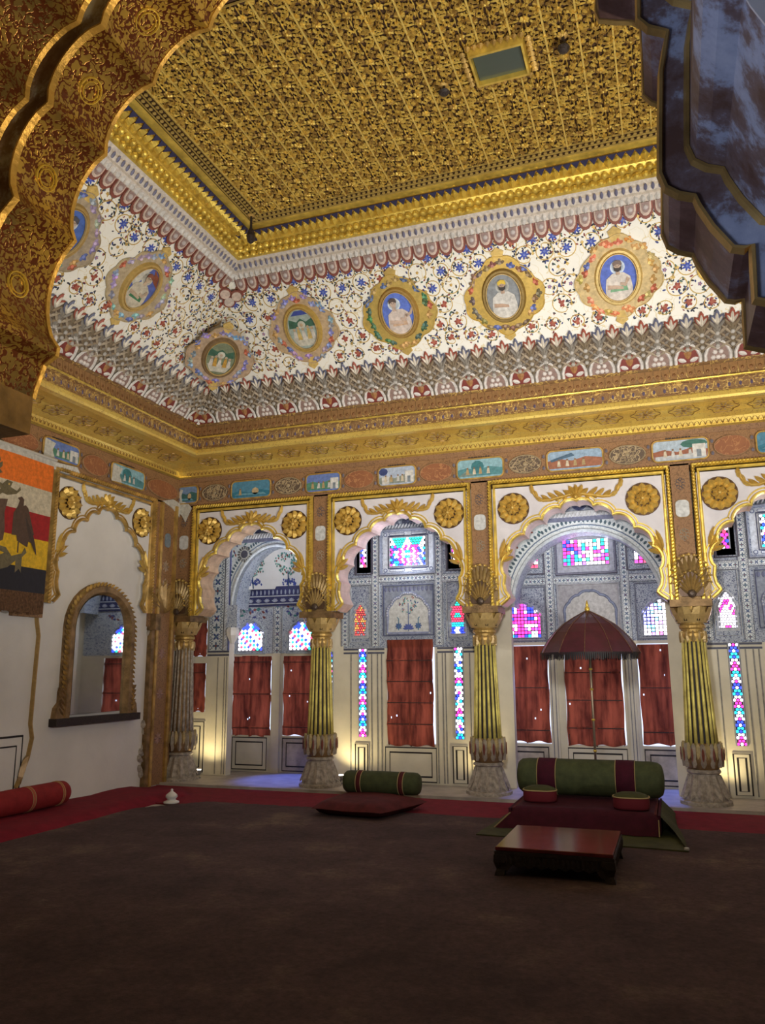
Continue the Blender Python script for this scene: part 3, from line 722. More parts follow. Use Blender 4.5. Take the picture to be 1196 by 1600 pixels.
def medallion(M, u, v, k, sc=1, extra=''):
    F = FIG[k]; MM = M @ Matrix.Translation((u, v, 0)) @ Matrix.Scale(sc, 4)
    t = thing('portrait_medallion', F['lab']+extra, 'medallion', MM @ Vector((0, 0, 0)), 'portrait medallions on the coving')
    mb = MB(MM); P = cartouche(.47, k)
    mb.slab(P, 0, .02, F['car'][0])
    mb.slab([(-.03, .36), (.03, .36), (.07, .48), (0, .53), (-.07, .48)][::1], 0, .022, GLD); mb.slab([(-.03, -.36), (.03, -.36), (.065, -.47), (0, -.52), (-.065, -.47)], 0, .022, GLD)
    mb.ribbon(P, .016, .012, .02, True, (F['car'][0][0]*1.1, F['car'][0][1]*1.1, F['car'][0][2]))
    mb.build('cartouche', GILT if k in (1, 2) else PAINT, t)
    r = random.Random(k); mb = MB(MM); c2 = F['car'][1]
    for q in range(26):
        a = 2*pi*q/26+r.uniform(-.1, .1); rr = r.uniform(.31, .37)
        x, y = rr*cos(a)*1.02, rr*sin(a)*1.05
        if k == 2 and sin(a) > .4: col = r.choice([(.40, .28, .1), (.1, .15, .3)])
        elif r.random() < .25: col = r.choice([(.45, .12, .06), (.12, .16, .42), (.5, .3, .1)])
        else: col = tuple(min(1, c*r.uniform(.7, 1.5)) for c in c2)
        for z in range(3): mb.leaf(x, y, a+(z-1)*1.2, .055, .04, .02, .012, col)
        mb.disc(x, y, .018, .02, .034, 6, tuple(min(1, c*1.7+.05) for c in col))
    mb.build('painted_flowers', PAINT, t, kind='stuff')
    mb = MB(MM); mb.ribbon(oval(0, 0, .215, .275, 36), .06, .02, .035, True, F['ring']); mb.ribbon(oval(0, 0, .19, .25, 36), .014, .045, .02, True, (.7, .5, .2)); mb.build('oval_frame', GILT, t)
    mb = MB(MM); mb.slab(oval(0, 0, .19, .25, 30), .02, .030, F['bg'])
    if k in (3, 4):
        mb.slab([(-.17, .02), (.17, .02), (.15, .12), (.06, .08), (0, .13), (-.06, .09), (-.15, .13)], .030, .033, (.05, .14, .09))
        mb.slab([(-.16, -.10), (.16, -.10), (.10, -.21), (-.10, -.21)], .030, .034, (.62, .60, .50))
        for q, x in enumerate((-.11, -.06, 0, .07, .12)):
            mb.slab([(x-.03, -.13), (x+.03, -.13), (x+.015, -.02+.02*(q % 2)), (x-.015, -.02+.02*(q % 2))], .034, .037, F['robe'] if q % 2 else (.66, .62, .55)); mb.disc(x, .0+.02*(q % 2), .018, .034, .038, 8, F['skin'])
        mb.disc(0, .05, .05, .034, .036, 12, (.6, .6, .5)); mb.disc(0, .05, .022, .036, .039, 8, F['skin'])
        if k == 3: mb.slab([(-.11, .17), (.11, .17), (.05, .225), (-.05, .225)], .030, .034, (.05, .08, .35))
    else:
        hx = -.03 if k == 2 else 0
        if k == 5: mb.slab([(-.18, .02), (-.10, .20), (-.02, .245), (-.10, -.05)], .03, .032, (.65, .63, .55)); mb.slab([(.02, .24), (.12, .19), (.18, .08), (.08, .12)], .03, .033, (.28, .08, .04)); mb.slab([(-.14, -.17), (-.16, -.06), (.02, -.08), (.06, -.2)], .03, .033, (.06, .22, .10))
        mb.disc(hx, .11, .075, .030, .032, 20, F['halo']); mb.disc(hx, .11, .058, .032, .0335, 20, tuple(c*.75 for c in F['halo']))
        mb.M = MM @ Matrix.Diagonal((1.15, 1.1, 1, 1))
        # shoulders, torso and arms
        mb.slab([(-.115, -.20), (-.12, -.10), (-.105, .0), (-.05, .045), (.05, .045), (.105, .0), (.12, -.10), (.115, -.20), (.05, -.24), (-.05, -.24)], .0335, .040, F['robe'])
        mb.slab([(-.07, -.08), (.07, -.08), (.08, -.13), (-.08, -.13)], .040, .043, F['sash'])
        mb.slab([(-.10, -.06), (-.02, -.07), (.04, -.09), (.04, -.115), (-.03, -.105), (-.10, -.10)], .043, .046, F['skin'])
        mb.slab([(.10, -.02), (.06, -.09), (.01, -.07), (.015, -.045), (.055, -.055), (.075, .0)], .043, .047, F['skin'] if k != 1 else F['robe'])
        if k == 2: mb.slab([(.08, -.05), (.14, -.02), (.16, .04), (.145, .045), (.12, .0), (.07, -.02)], .043, .047, F['skin'])
        # neck, head, beard, hair or turban
        mb.slab([(hx-.018, .03), (hx+.018, .03), (hx+.016, .08), (hx-.016, .08)], .040, .044, F['skin'])
        mb.slab(oval(hx, .112, .032, .042, 14), .044, .052, F['skin'])
        if F['beard']: mb.slab([(hx-.034, .112), (hx-.03, .075), (hx, .058), (hx+.03, .075), (hx+.034, .112), (hx+.015, .098), (hx-.015, .098)], .052, .056, (.04, .03, .03))
        mb.slab([(hx-.038, .118), (hx-.04, .15), (hx-.01, .172), (hx+.03, .165), (hx+.04, .135), (hx+.036, .118), (hx, .135)], .052, .057, F['hat'])
        for s in (-1, 1): mb.disc(hx+s*.012, .118, .004, .052, .056, 5, (.03, .03, .03))
        mb.slab([(hx-.004, .105), (hx+.006, .105), (hx, .118)], .052, .056, tuple(c*.75 for c in F['skin']))
    mb.build('portrait', PAINT, t)
for u, k in ((-.25, 0), (-1.47, 1), (-2.70, 2), (-3.92, 3)): medallion(CB, u, VM, k)
medallion(CB, .98, VM, 2, extra=', right of the rest'); medallion(CB, 2.2, VM, 1, extra=', far right of the coving')
for u, k in ((6.57, 5), (5.40, 6)): medallion(CL, u, VM, k)
medallion(CD @ Matrix.Translation((0, 0, .28)), 0, Lc*.6, 4, .95)

# ------------------------------------------------------------------ the arcade
COLX = [-6.56, -4.42, -2.19, .24, 2.47, 4.62]
def rosette(M, x, y, parent, R=.19):
    mb = MB(M)
    mb.disc(x, y, R*1.06, .0, .012, 24, (.05, .03, .02)); mb.build('rosette_shadow_ring', PAINT, parent) if False else None
    mb = MB(M); mb.disc(x, y, R*1.05, .0, .010, 24, (.10, .05, .02))
    for q in range(12): mb.leaf(x+R*.42*cos(q*pi/6), y+R*.42*sin(q*pi/6), q*pi/6, R*.6, R*.50, .010, .045, (.74, .50, .12))
    for q in range(8): mb.leaf(x, y, q*pi/4+.2, R*.46, R*.33, .045, .035, (.66, .43, .10))
    mb.dome(x, y, R*.14, .065, .03, 8, (.8, .55, .15))
    mb.build('rosette', GILT, parent)
def crest(M, cx, y, parent, k=1):
    """acanthus spray with two scrolling arms above the arch point"""
    mb = MB(M); g = (.70, .46, .10)
    for a, L in ((0, .16), (.5, .17), (-.5, .17), (1.0, .18), (-1.0, .18)):
        mb.leaf(cx, y-.02, pi/2-a, L, .07, .006, .04, g)
    for s in (1, -1):
        pts = [(.04, .02), (.12, .0), (.20, -.015), (.28, -.035), (.36, -.035), (.42, .0), (.46, .06), (.47, .10)]
        P = [(cx+s*x*k, y+z) for x, z in pts]
        mb.ribbon(P, .038, .006, .03, col=g)
        for i, (x, z) in enumerate(pts[1:]):
            a = 1.25 if i < 4 else .6
            mb.leaf(cx+s*x*k, y+z, pi/2-s*(a), .15-.012*i, .06, .012, .035, (.76, .52, .13) if i % 2 else g, curl=s*.25)
        for i in (0, 1): mb.leaf(cx+s*(.10+.08*i)*k, y+.0, -pi/2+s*.7, .07, .04, .01, .02, g)
    mb.dome(cx, y-.02, .035, .02, .05, 8, g)
    mb.build('acanthus_spray', GILT, parent)
def sideleaf(M, x, y, s, parent):
    mb = MB(M)
    for i, (dy, a, L) in enumerate(((0, .12, .24), (.0, .42, .22), (-.02, .72, .18), (-.05, 1.0, .14))):
        mb.leaf(x+s*.012*i, y+dy, pi/2-s*a, L, .055, .006, .035, (.72, .49, .12), curl=-s*.15)
    mb.leaf(x+s*.01, y+.02, -pi/2+s*.15, .12, .04, .006, .02, (.6, .4, .1))
    mb.build('side_leaf', GILT, parent)
SOFF = [simple('peach_soffit', (.58, .40, .26), .5, .15, .3, 8, .2, 40), simple('pink_soffit', (.66, .50, .46), .5, .1, .2, 8, .2, 40)]
def arch_screen(M, c, hw, label, depth=.36, soffit=SOFF[0], niche=None):
    crv = cusped(c, hw-.135)
    t = thing('cusped_arch', label, 'arch', M @ Vector((c, 2.27, 0)), 'cusped arches round the hall')
    zt = 3.74
    x0, x1 = c-hw+.06, c+hw-.06
    mb = MB(M); mb.slab(panel_with_arch(x0, x1, zt, crv), -.03, .0); mb.build('spandrel', PLASTER if niche else SOFWHITE, t)
    # reveal of the arch
    mb = MB(M); n = len(crv)
    mb.add([(x, y, .0) for x, y in crv]+[(x, y, -depth) for x, y in crv], [(i, i+1, n+i+1, n+i) for i in range(n-1)]); mb.build('scalloped_soffit', soffit, t)
    if not niche:
        mb = MB(M); mb.slab(panel_with_arch(x0-.1, x1+.1, 3.9, crv), -depth, -depth+.02, back=True); mb.build('rear_spandrel', PLASTER, t)
    mb = MB(M); mb.ribbon(offset(crv, .016), .042, .0, .034); mb.ribbon(offset(crv, .062), .018, .0, .016)
    mb.build('arch_moulding', GOLD if not niche else OLDGOLD, t)
    # outer frame: flat gold and twisted rope
    F = [(c-hw+.03, 2.27), (c-hw+.03, 3.83), (c+hw-.03, 3.83), (c+hw-.03, 2.27)]
    mb = MB(M); mb.ribbon(F, .062, .0, .05); G = [(c-hw+.085, 2.27), (c-hw+.085, 3.775), (c+hw-.085, 3.775), (c+hw-.085, 2.27)]; mb.ribbon(G, .055, .0, .022, flat=False); mb.build('gilded_frame', GOLD if not niche else OLDGOLD, t)
    mb = MB(M)
    for i in range(2):
        x = (c-hw+.03, c+hw-.03)[i]
        for y in frange(2.28, 3.80, .04): mb.leaf(x-.022, y-.012, .6, .055, .026, .046, .018)
    for x in frange(c-hw+.06, c+hw-.06, .04): mb.leaf(x-.014, 3.80, 1.0, .06, .026, .046, .018)
    mb.build('rope_twist', GOLD if not niche else OLDGOLD, t, kind='stuff')
    k = hw/.995
    rosette(M, c-.70*k, 3.47, t); rosette(M, c+.70*k, 3.47, t)
    crest(M, c, 3.575, t, k); sideleaf(M, c-hw+.14, 2.86, 1, t); sideleaf(M, c+hw-.14, 2.86, -1, t)
    return t
SOFWHITE = simple('spandrel_white', (.70, .68, .72), .6, 0, .12, 5, .1, 40)
AR = [(-5.425, .955, 'gilded cusped arch before the domed recess, leftmost of the arcade', SOFF[0]),
      (-3.265, .995, 'gilded cusped arch behind the small green bolster', SOFF[1]),
      (-.965, 1.095, 'widest gilded cusped arch, above the maroon umbrella', SOFF[1]),
      (1.345, .995, 'gilded cusped arch at the right edge, right of the umbrella arch', SOFF[0]),
      (3.54, .955, 'gilded cusped arch outside the right edge, last of the arcade', SOFF[0])]
for c, hw, lab, sm in AR: arch_screen(BK, c, hw, lab, soffit=sm)
# pilaster strips between frames
mb = MB(BK)
wb = None
for i, x in enumerate(COLX):
    cc = [-6.52, -4.365, -2.165, .235, 2.46, 4.6][i]
    ww = .14 if i in (0,) else (.106, .105, .105, .115, .12)[min(i, 5)-1] if i < 6 else .12
    mb.box(cc-ww, cc+ww, 2.27, 3.86, -.36, -.002)
mb.box(X0, X1, 3.84, 4.2, -.36, -.002)
wb = struct('wall_back', mb, PILBR)
for i, cc in enumerate([-6.52, -4.365, -2.165, .235, 2.46]):
    mb = MB(BK); mb.slab(rrect(cc-.075, cc+.075, 3.225, 3.425, .05), -.002, .006, (.70, .72, .72)); mb.ribbon(rrect(cc-.08, cc+.08, 3.22, 3.43, .05), .012, 0, .008, True, (.42, .26, .12)); mb.build('white_medallion', PAINT, wb)
    mb = MB(BK); col = (.12, .11, .13)
    for yy in (3.62, 3.02):
        for q in range(8): mb.ribbon([(cc+.035*cos(q*pi/4)+.022*cos(z), yy+.05*sin(q*pi/4)+.022*sin(z)) for z in (0, 1, 2, 3, 4, 5)], .007, 0, .004, col=col if yy > 3.3 else (.40, .36, .28))
    mb.build('painted_rosettes', PAINT, wb)
# columns
def column(x, worn, label):
    t = thing('column', label, 'column', (x, 9.88, .04), 'columns of the arcade')
    ribm, body, leafm = (WORN, BRONZE, WORN) if worn else (GOLD, BRONZE, WORN)
    y = 9.88
    mb = MB(); mb.lathe([(.275, .04), (.275, .075), (.24, .085), (.235, .12), (.19, .22), (.165, .31), (.16, .36), (.18, .375), (.18, .395), (.155, .41)], x, y, 24, fl=.01); mb.build('base', WORN, t, rc=True)
    mb = MB()
    for k in range(14):
        a = 2*pi*k/14; ca, sa = cos(a), sin(a)
        MM = Matrix(((-sa, 0, ca, x+ca*.0), (ca, 0, sa, y), (0, 1, 0, 0), (0, 0, 0, 1)))
        mb.M = MM @ Matrix.Translation((0, 0, .165)); pass
        mb.M = MM; mb.add([(-.028, .345, .158), (0, .345, .175), (.028, .345, .158), (-.048, .22, .192), (0, .22, .222), (.048, .22, .192), (-.04, .13, .232), (0, .12, .262), (.04, .13, .232), (0, .09, .262)], [(0, 1, 4, 3), (1, 2, 5, 4), (3, 4, 7, 6), (4, 5, 8, 7), (6, 7, 9), (7, 8, 9)])
    mb.M = I4; mb.build('base_leaves', WORN, t)
    mb = MB(); mb.lathe([(.155, .40), (.185, .44), (.205, .52), (.20, .60), (.175, .66), (.165, .69)], x, y, 24); mb.build('lotus_bulb', BRONZE, t, rc=True, smooth=True)
    mb = MB()
    for k in range(12):
        a = 2*pi*k/12; ca, sa = cos(a), sin(a)
        mb.M = Matrix(((-sa, 0, ca, x), (ca, 0, sa, y), (0, 1, 0, 0), (0, 0, 0, 1))) @ Matrix.Translation((0, 0, .185))
        mb.leaf(0, .43, pi/2, .26, .10, .0, .04, (.42, .36, .28)); mb.leaf(0, .50, pi/2, .14, .03, .038, .012, (.24, .06, .04) if not worn else (.4, .36, .3))
        mb.leaf(.05, .52, pi/2, .18, .06, .0, .03, (.58, .45, .20))
    mb.M = I4; mb.build('lotus_petals', PAINT, t)
    mb = MB(); mb.lathe([(.160, .66), (.150, .9), (.132, 1.4), (.118, 1.82), (.13, 1.84)], x, y, 24); mb.build('shaft', LINE if not worn else BRONZE, t, rc=True)
    mb = MB(); n = 16
    for k in range(n):
        a = 2*pi*k/n; ca, sa = cos(a), sin(a)
        mb.tube([(x+ca*.157, y+sa*.157, .66), (x+ca*.147, y+sa*.147, .9), (x+ca*.129, y+sa*.129, 1.4), (x+ca*.115, y+sa*.115, 1.84)], .0215, 6, taper=.74)
    mb.build('fluting', ribm if worn else COLG, t, smooth=True)
    mb = MB(); mb.lathe([(.118, 1.80), (.14, 1.86), (.14, 1.89), (.125, 1.91), (.125, 1.94), (.145, 1.955), (.145, 1.98), (.13, 2.0), (.15, 2.06), (.19, 2.14), (.20, 2.19)], x, y, 24); mb.build('capital', OLDGOLD, t, rc=True)
    mb = MB()
    for k in range(12):
        a = 2*pi*k/12; ca, sa = cos(a), sin(a)
        mb.M = Matrix(((-sa, 0, ca, x), (ca, 0, sa, y), (0, 1, 0, 0), (0, 0, 0, 1))) @ Matrix.Translation((0, 0, .135))
        mb.leaf(0, 1.92, -pi/2, .13, .055, -.01, .03, (.50, .36, .16))
    for k in range(8):
        a = 2*pi*k/8+pi/8; ca, sa = cos(a), sin(a)
        mb.M = Matrix(((-sa, 0, ca, x), (ca, 0, sa, y), (0, .94, 0, 0), (0, 0, 0, 1)))
        vs = [(-.065, 2.14, .15), (0, 2.14, .165), (.065, 2.14, .15), (-.085, 2.24, .195), (0, 2.24, .215), (.085, 2.24, .195), (-.06, 2.32, .225), (0, 2.33, .245), (.06, 2.32, .225)]
        mb.add(vs, [(0, 1, 4, 3), (1, 2, 5, 4), (3, 4, 7, 6), (4, 5, 8, 7)], (.60, .42, .16))
        mb.add([(-.02, 2.16, .175), (.02, 2.16, .175), (0, 2.28, .222)], [(0, 1, 2)], (.06, .04, .02))
    mb.M = I4; mb.build('capital_leaves', GILT, t)
    mb = MB(); mb.box(x-.225, x+.225, y-.225, y+.225, 2.19, 2.27); mb.box(x-.20, x+.20, y-.20, y+.20, 2.265, 2.30); mb.build('abacus', BRONZE, t)
    # large acanthus leaf standing on the abacus against the pilaster
    lx = x+.02
    def shell(mb, W, H, w0, n, tip, c1, c2, c3):
        P = [(-W*.42, 0), (-W*.5, H*.12), (-W*.5, H*.34), (-W*.42, H*.58), (-W*.25, H*.82), (0, H), (W*.25, H*.82), (W*.42, H*.58), (W*.5, H*.34), (W*.5, H*.12), (W*.42, 0)]
        P = [(lx+a, 2.30+b) for a, b in P]
        mb.slab(P[::-1], w0, w0+.02, c1)
        for k in range(n):
            q = (k+.5)/n*2-1; a = q*1.9
            ex, ey = W*.47*sin(a), H*.42+H*.52*cos(a)
            L = hypot(ex, ey+0.0); ang = atan2(ey, ex)
            mb.leaf(lx, 2.31, ang, L, W*.17, w0+.018, .03, c2 if k % 2 else c3)
            mb.dome(lx+ex, 2.31+ey, tip, w0+.025, .03, 6, (.78, .56, .18)); mb.leaf(lx+ex*.97, 2.31+ey*.97, ang-1.1*(1 if q > 0 else -1), tip*2.2, tip*1.1, w0+.03, .02, (.70, .49, .16))
    mb = MB(BK); shell(mb, .42, .50, .012, 13, .020, (.30, .20, .09), (.40, .28, .11), (.33, .22, .09)); shell(mb, .26, .29, .055, 9, .014, (.12, .07, .04), (.48, .33, .12), (.38, .26, .1))
    mb.dome(lx, 2.33, .05, .09, .03, 8, (.10, .07, .05))
    for s in (1, -1): mb.ribbon([(lx+s*(.19-.035*cos(z)*(1-z/8)), 2.345+.035*sin(z)*(1-z/8)) for z in (0, 1, 2, 3, 4, 5, 6)], .018, .02, .03, col=(.50, .34, .12))
    mb.build('acanthus_leaf', GILT, t)
    return t
COLG = simple('gilded_flutes', (.86, .68, .18), .4, .2, .5, 6, .3, 60)
column(COLX[0], True, 'whitened worn column in the corner beside the mirror wall')
column(COLX[1], False, 'fluted gilded column left of the small green bolster')
column(COLX[2], False, 'fluted gilded column between the green bolster and the throne')
column(COLX[3], False, 'fluted gilded column right of the throne')
column(COLX[4], False, 'fluted gilded column off the right edge, next after the throne')

# ------------------------------------------------------------------ wall behind the arcade
mb = MB(RW)
B2 = [(-3.66, -2.99, .54, 1.90)]; B4 = [(1.04, 1.71, .54, 1.90)]
R1 = (-6.12, -4.62, .04, 3.38); R3 = (-1.95, -.04, .04, 3.40); SW = [(-6.88, -6.50, .92, 1.62), (-6.88, -6.50, 1.72, 2.25)]
R5 = (2.9, 4.2, .54, 1.9)
grid_wall(mb, -7.7, X1+.1, .04, 4.3, B2+B4+SW+[R1, R3, R5], -.14, 0)
rearw = struct('wall_alcove', mb, CREAM)
def strip(mbs, u0, u1, v0, v1, M, w=.0, dx=.0):
    """raised pilaster strip: pale ground plus dark repeating flower motif"""
    cx = (u0+u1)/2; W = u1-u0; V = v1 > v0
    g, d = mbs
    g.M = M; g.box(u0, u1, v0, v1, w, w+.03); d.M = M
    n = max(1, round((v1-v0)/max(.055, W*.5))); h = (v1-v0)/n; w1 = w+.03
    for i in range(n):
        y = v0+h*(i+.5); r = min(W*.24, h*.44)
        for q in range(4): d.leaf(cx, y, q*pi/2+(pi/4 if i % 2 else 0), r*1.05, r*.55, w1, .003, (.08, .12, .30) if i % 2 else (.10, .16, .26))
        for z in (-1, 1): d.disc(cx+z*W*.26, y+h*.5 if i < n-1 else y, W*.05, w1, w1+.003, 5, (.12, .18, .32))
        d.disc(cx, y, r*.25, w1, w1+.004, 6, (.35, .08, .06) if i % 3 == 0 else (.10, .22, .30))
        for s in (1, -1): d.ribbon([(cx+s*W*.40, y-h*.4), (cx+s*W*.22, y-h*.22), (cx+s*W*.38, y), (cx+s*W*.22, y+h*.22), (cx+s*W*.40, y+h*.4)], W*.05, w1, .002, col=(.08, .10, .18), flat=True)
    for s in (u0+W*.05, u1-W*.05): d.box(s-.004, s+.004, v0, v1, w1, w1+.002, (.06, .07, .14))
def hstrip(mbs, u0, u1, v0, v1, M, w=0):
    M2 = M @ Matrix(((0, 1, 0, 0), (-1, 0, 0, 0), (0, 0, 1, 0), (0, 0, 0, 1)))   # rotate: new u = -v
    strip(mbs, -v1, -v0, u0, u1, M2, w)
def black_panel(M, a, b, c, d, parent, w=.0, stain=False):
    mb = MB(M); mb.box(a, b, c, d, w, w+.018); p1 = mb.build('dado_panel', STAIN if stain else CREAM, parent)
    mb = MB(M); mb.ribbon(rect(a+.012, b-.012, c+.012, d-.012), .026, w+.014, .008, True); k = min(.075, (b-a)*.28); mb.ribbon(rect(a+k, b-k, c+k, d-k), .028, w+.016, .007, True); mb.build('black_outline', LINE, p1)
STAIN = simple('stained_marble', (.56, .50, .40), .6, 0, .4, 6, .1, 30)
WN = [0]
def glass_window(M, P, w, style, colf, cell, parent=None, label=None, frame=None, border=.0):
    """dark leaded backing following the outline P plus small lit pieces"""
    WN[0] += 1
    mb = MB(M); mb.slab(P, w-.004, w, (.02, .02, .03)); o = mb.build('window_%d' % WN[0], PAINT); o['kind'] = 'structure'
    if label: o['label'] = label
    gl = MB(M); x0, x1 = min(p[0] for p in P), max(p[0] for p in P); y0, y1 = min(p[1] for p in P), max(p[1] for p in P)
    nx = max(1, round((x1-x0)/cell)); ny = max(1, round((y1-y0)/(cell*(.88 if style == 'hex' else 1)))); dx = (x1-x0)/nx; dy = (y1-y0)/ny
    cx = (x0+x1)/2
    for j in range(ny):
        for i in range(nx+(1 if style == 'hex' and j % 2 else 0)):
            x = x0+dx*(i+.5-(.5 if style == 'hex' and j % 2 else 0)); y = y0+dy*(j+.5)
            if x < x0+dx*.3 or x > x1-dx*.3 or not (inside(P, x, y)): continue
            fx, fy = (x-cx)/(x1-x0)*2, (y-y0)/(y1-y0); col = colf(fx, fy, i-(nx-1)/2, j, random)
            if style == 'hex': gl.slab([(x+dx*.44*cos(z*pi/3+.5), y+dx*.44*sin(z*pi/3+.5)) for z in range(6)], w, w+.004, col)
            elif style == 'diag': gl.slab([(x+dx*.5*cos(z*pi/2), y+dx*.5*sin(z*pi/2)) for z in range(4)], w, w+.004, col)
            else: gl.slab(rect(x-dx*.38, x+dx*.38, y-dy*.38, y+dy*.38), w, w+.004, col)
            if style == 'diag' and i < nx: gl.slab([(x+dx*.5+dx*.42*cos(z*pi/2), y+dy*.5+dx*.42*sin(z*pi/2)) for z in range(4)] if inside(P, x+dx*.5, y+dy*.5+.0) and inside(P, x+dx*.8, y+dy*.6) else [(x, y), (x+.001, y), (x, y+.001)], w, w+.004, colf(fx+.01, fy, i+.5, j+.5, random))
    gl.build('pane', GLASS, o, kind='stuff')
    mb = MB(M); mb.ribbon(P, frame or .022, w-.004, .016, True, (.42, .46, .52)); mb.build('window_frame', PAINT, o)
    return o
MAG = (1.0, .04, .42); CYA = (.02, .62, .95); DBL = (.03, .06, .95); WHT = (1.5, 1.4, 1.6); GRN = (.02, .62, .45); REDG = (.9, .05, .12); VIO = (.45, .1, .95); ORG = (1, .4, .1)
def c_strip(fx, fy, i, j, r):
    k = int(j/2) % 6; return [MAG, WHT, CYA, DBL, WHT, CYA][k] if abs(i) > .3 or j % 2 else [WHT, MAG, DBL, WHT, MAG, WHT][k]
def c_strip2(fx, fy, i, j, r): return c_strip(fx, fy, i, j+4, r) if r.random() < .6 else WHT
def c_white(fx, fy, i, j, r): return WHT if (int(j/2+abs(i)) % 5) else MAG
def c_top2(fx, fy, i, j, r):
    if fy > .72: return GRN if abs(abs(fx)-.45) < .28+(fy-.8) else WHT
    d = abs(fx)+abs(fy-.4)*1.3
    if d < .30: return CYA if (j % 2) else WHT
    if d < .75: return MAG if (int(abs(i)+j) % 2) else WHT
    return r.choice([DBL, WHT, MAG, CYA])
def c_top3(fx, fy, i, j, r):
    return r.choice([DBL, MAG, WHT, MAG, CYA]) if fx < -.3 else r.choice([WHT, WHT, WHT, GRN, CYA, MAG, VIO])
def c_arch_l(fx, fy, i, j, r):
    if abs(fx) < .1 or abs(fx) > .8 and fy > .3: return MAG
    if fy < .15: return [WHT, DBL, CYA, WHT][int(abs(i)) % 4]
    if .35 < fy < .5 or .62 < fy < .7: return [MAG, WHT][j % 2]
    return DBL if (.25 < abs(fx) < .6 and fy > .5) else r.choice([MAG, WHT, WHT, VIO])
def c_arch_r(fx, fy, i, j, r): return DBL if (fx < -.6 and fy > .3 or fx > .7 and fy < .4) else r.choice([WHT, WHT, WHT, WHT, CYA, VIO, MAG])
def c_diag(fx, fy, i, j, r):
    k = (int(i*2)+int(j*2)) % 7; return DBL if fy > .78 and abs(fx) > .2 else [WHT, WHT, REDG, WHT, GRN, WHT, DBL][k]
def c_rnd(fx, fy, i, j, r): return r.choice([MAG, REDG, WHT, DBL, MAG, WHT])
def c_star(fx, fy, i, j, r):
    if fy < .25: return DBL if abs(i) > .5 else WHT
    if fy > .85: return GRN
    return GRN if abs(fy-.55) < .07 and abs(fx) < .4 else REDG if fy > .35 else CYA
def c_dim(fx, fy, i, j, r): return r.choice([(.35, .05, .05), (.45, .2, .05), (.12, .1, .12), (.3, .04, .04)])

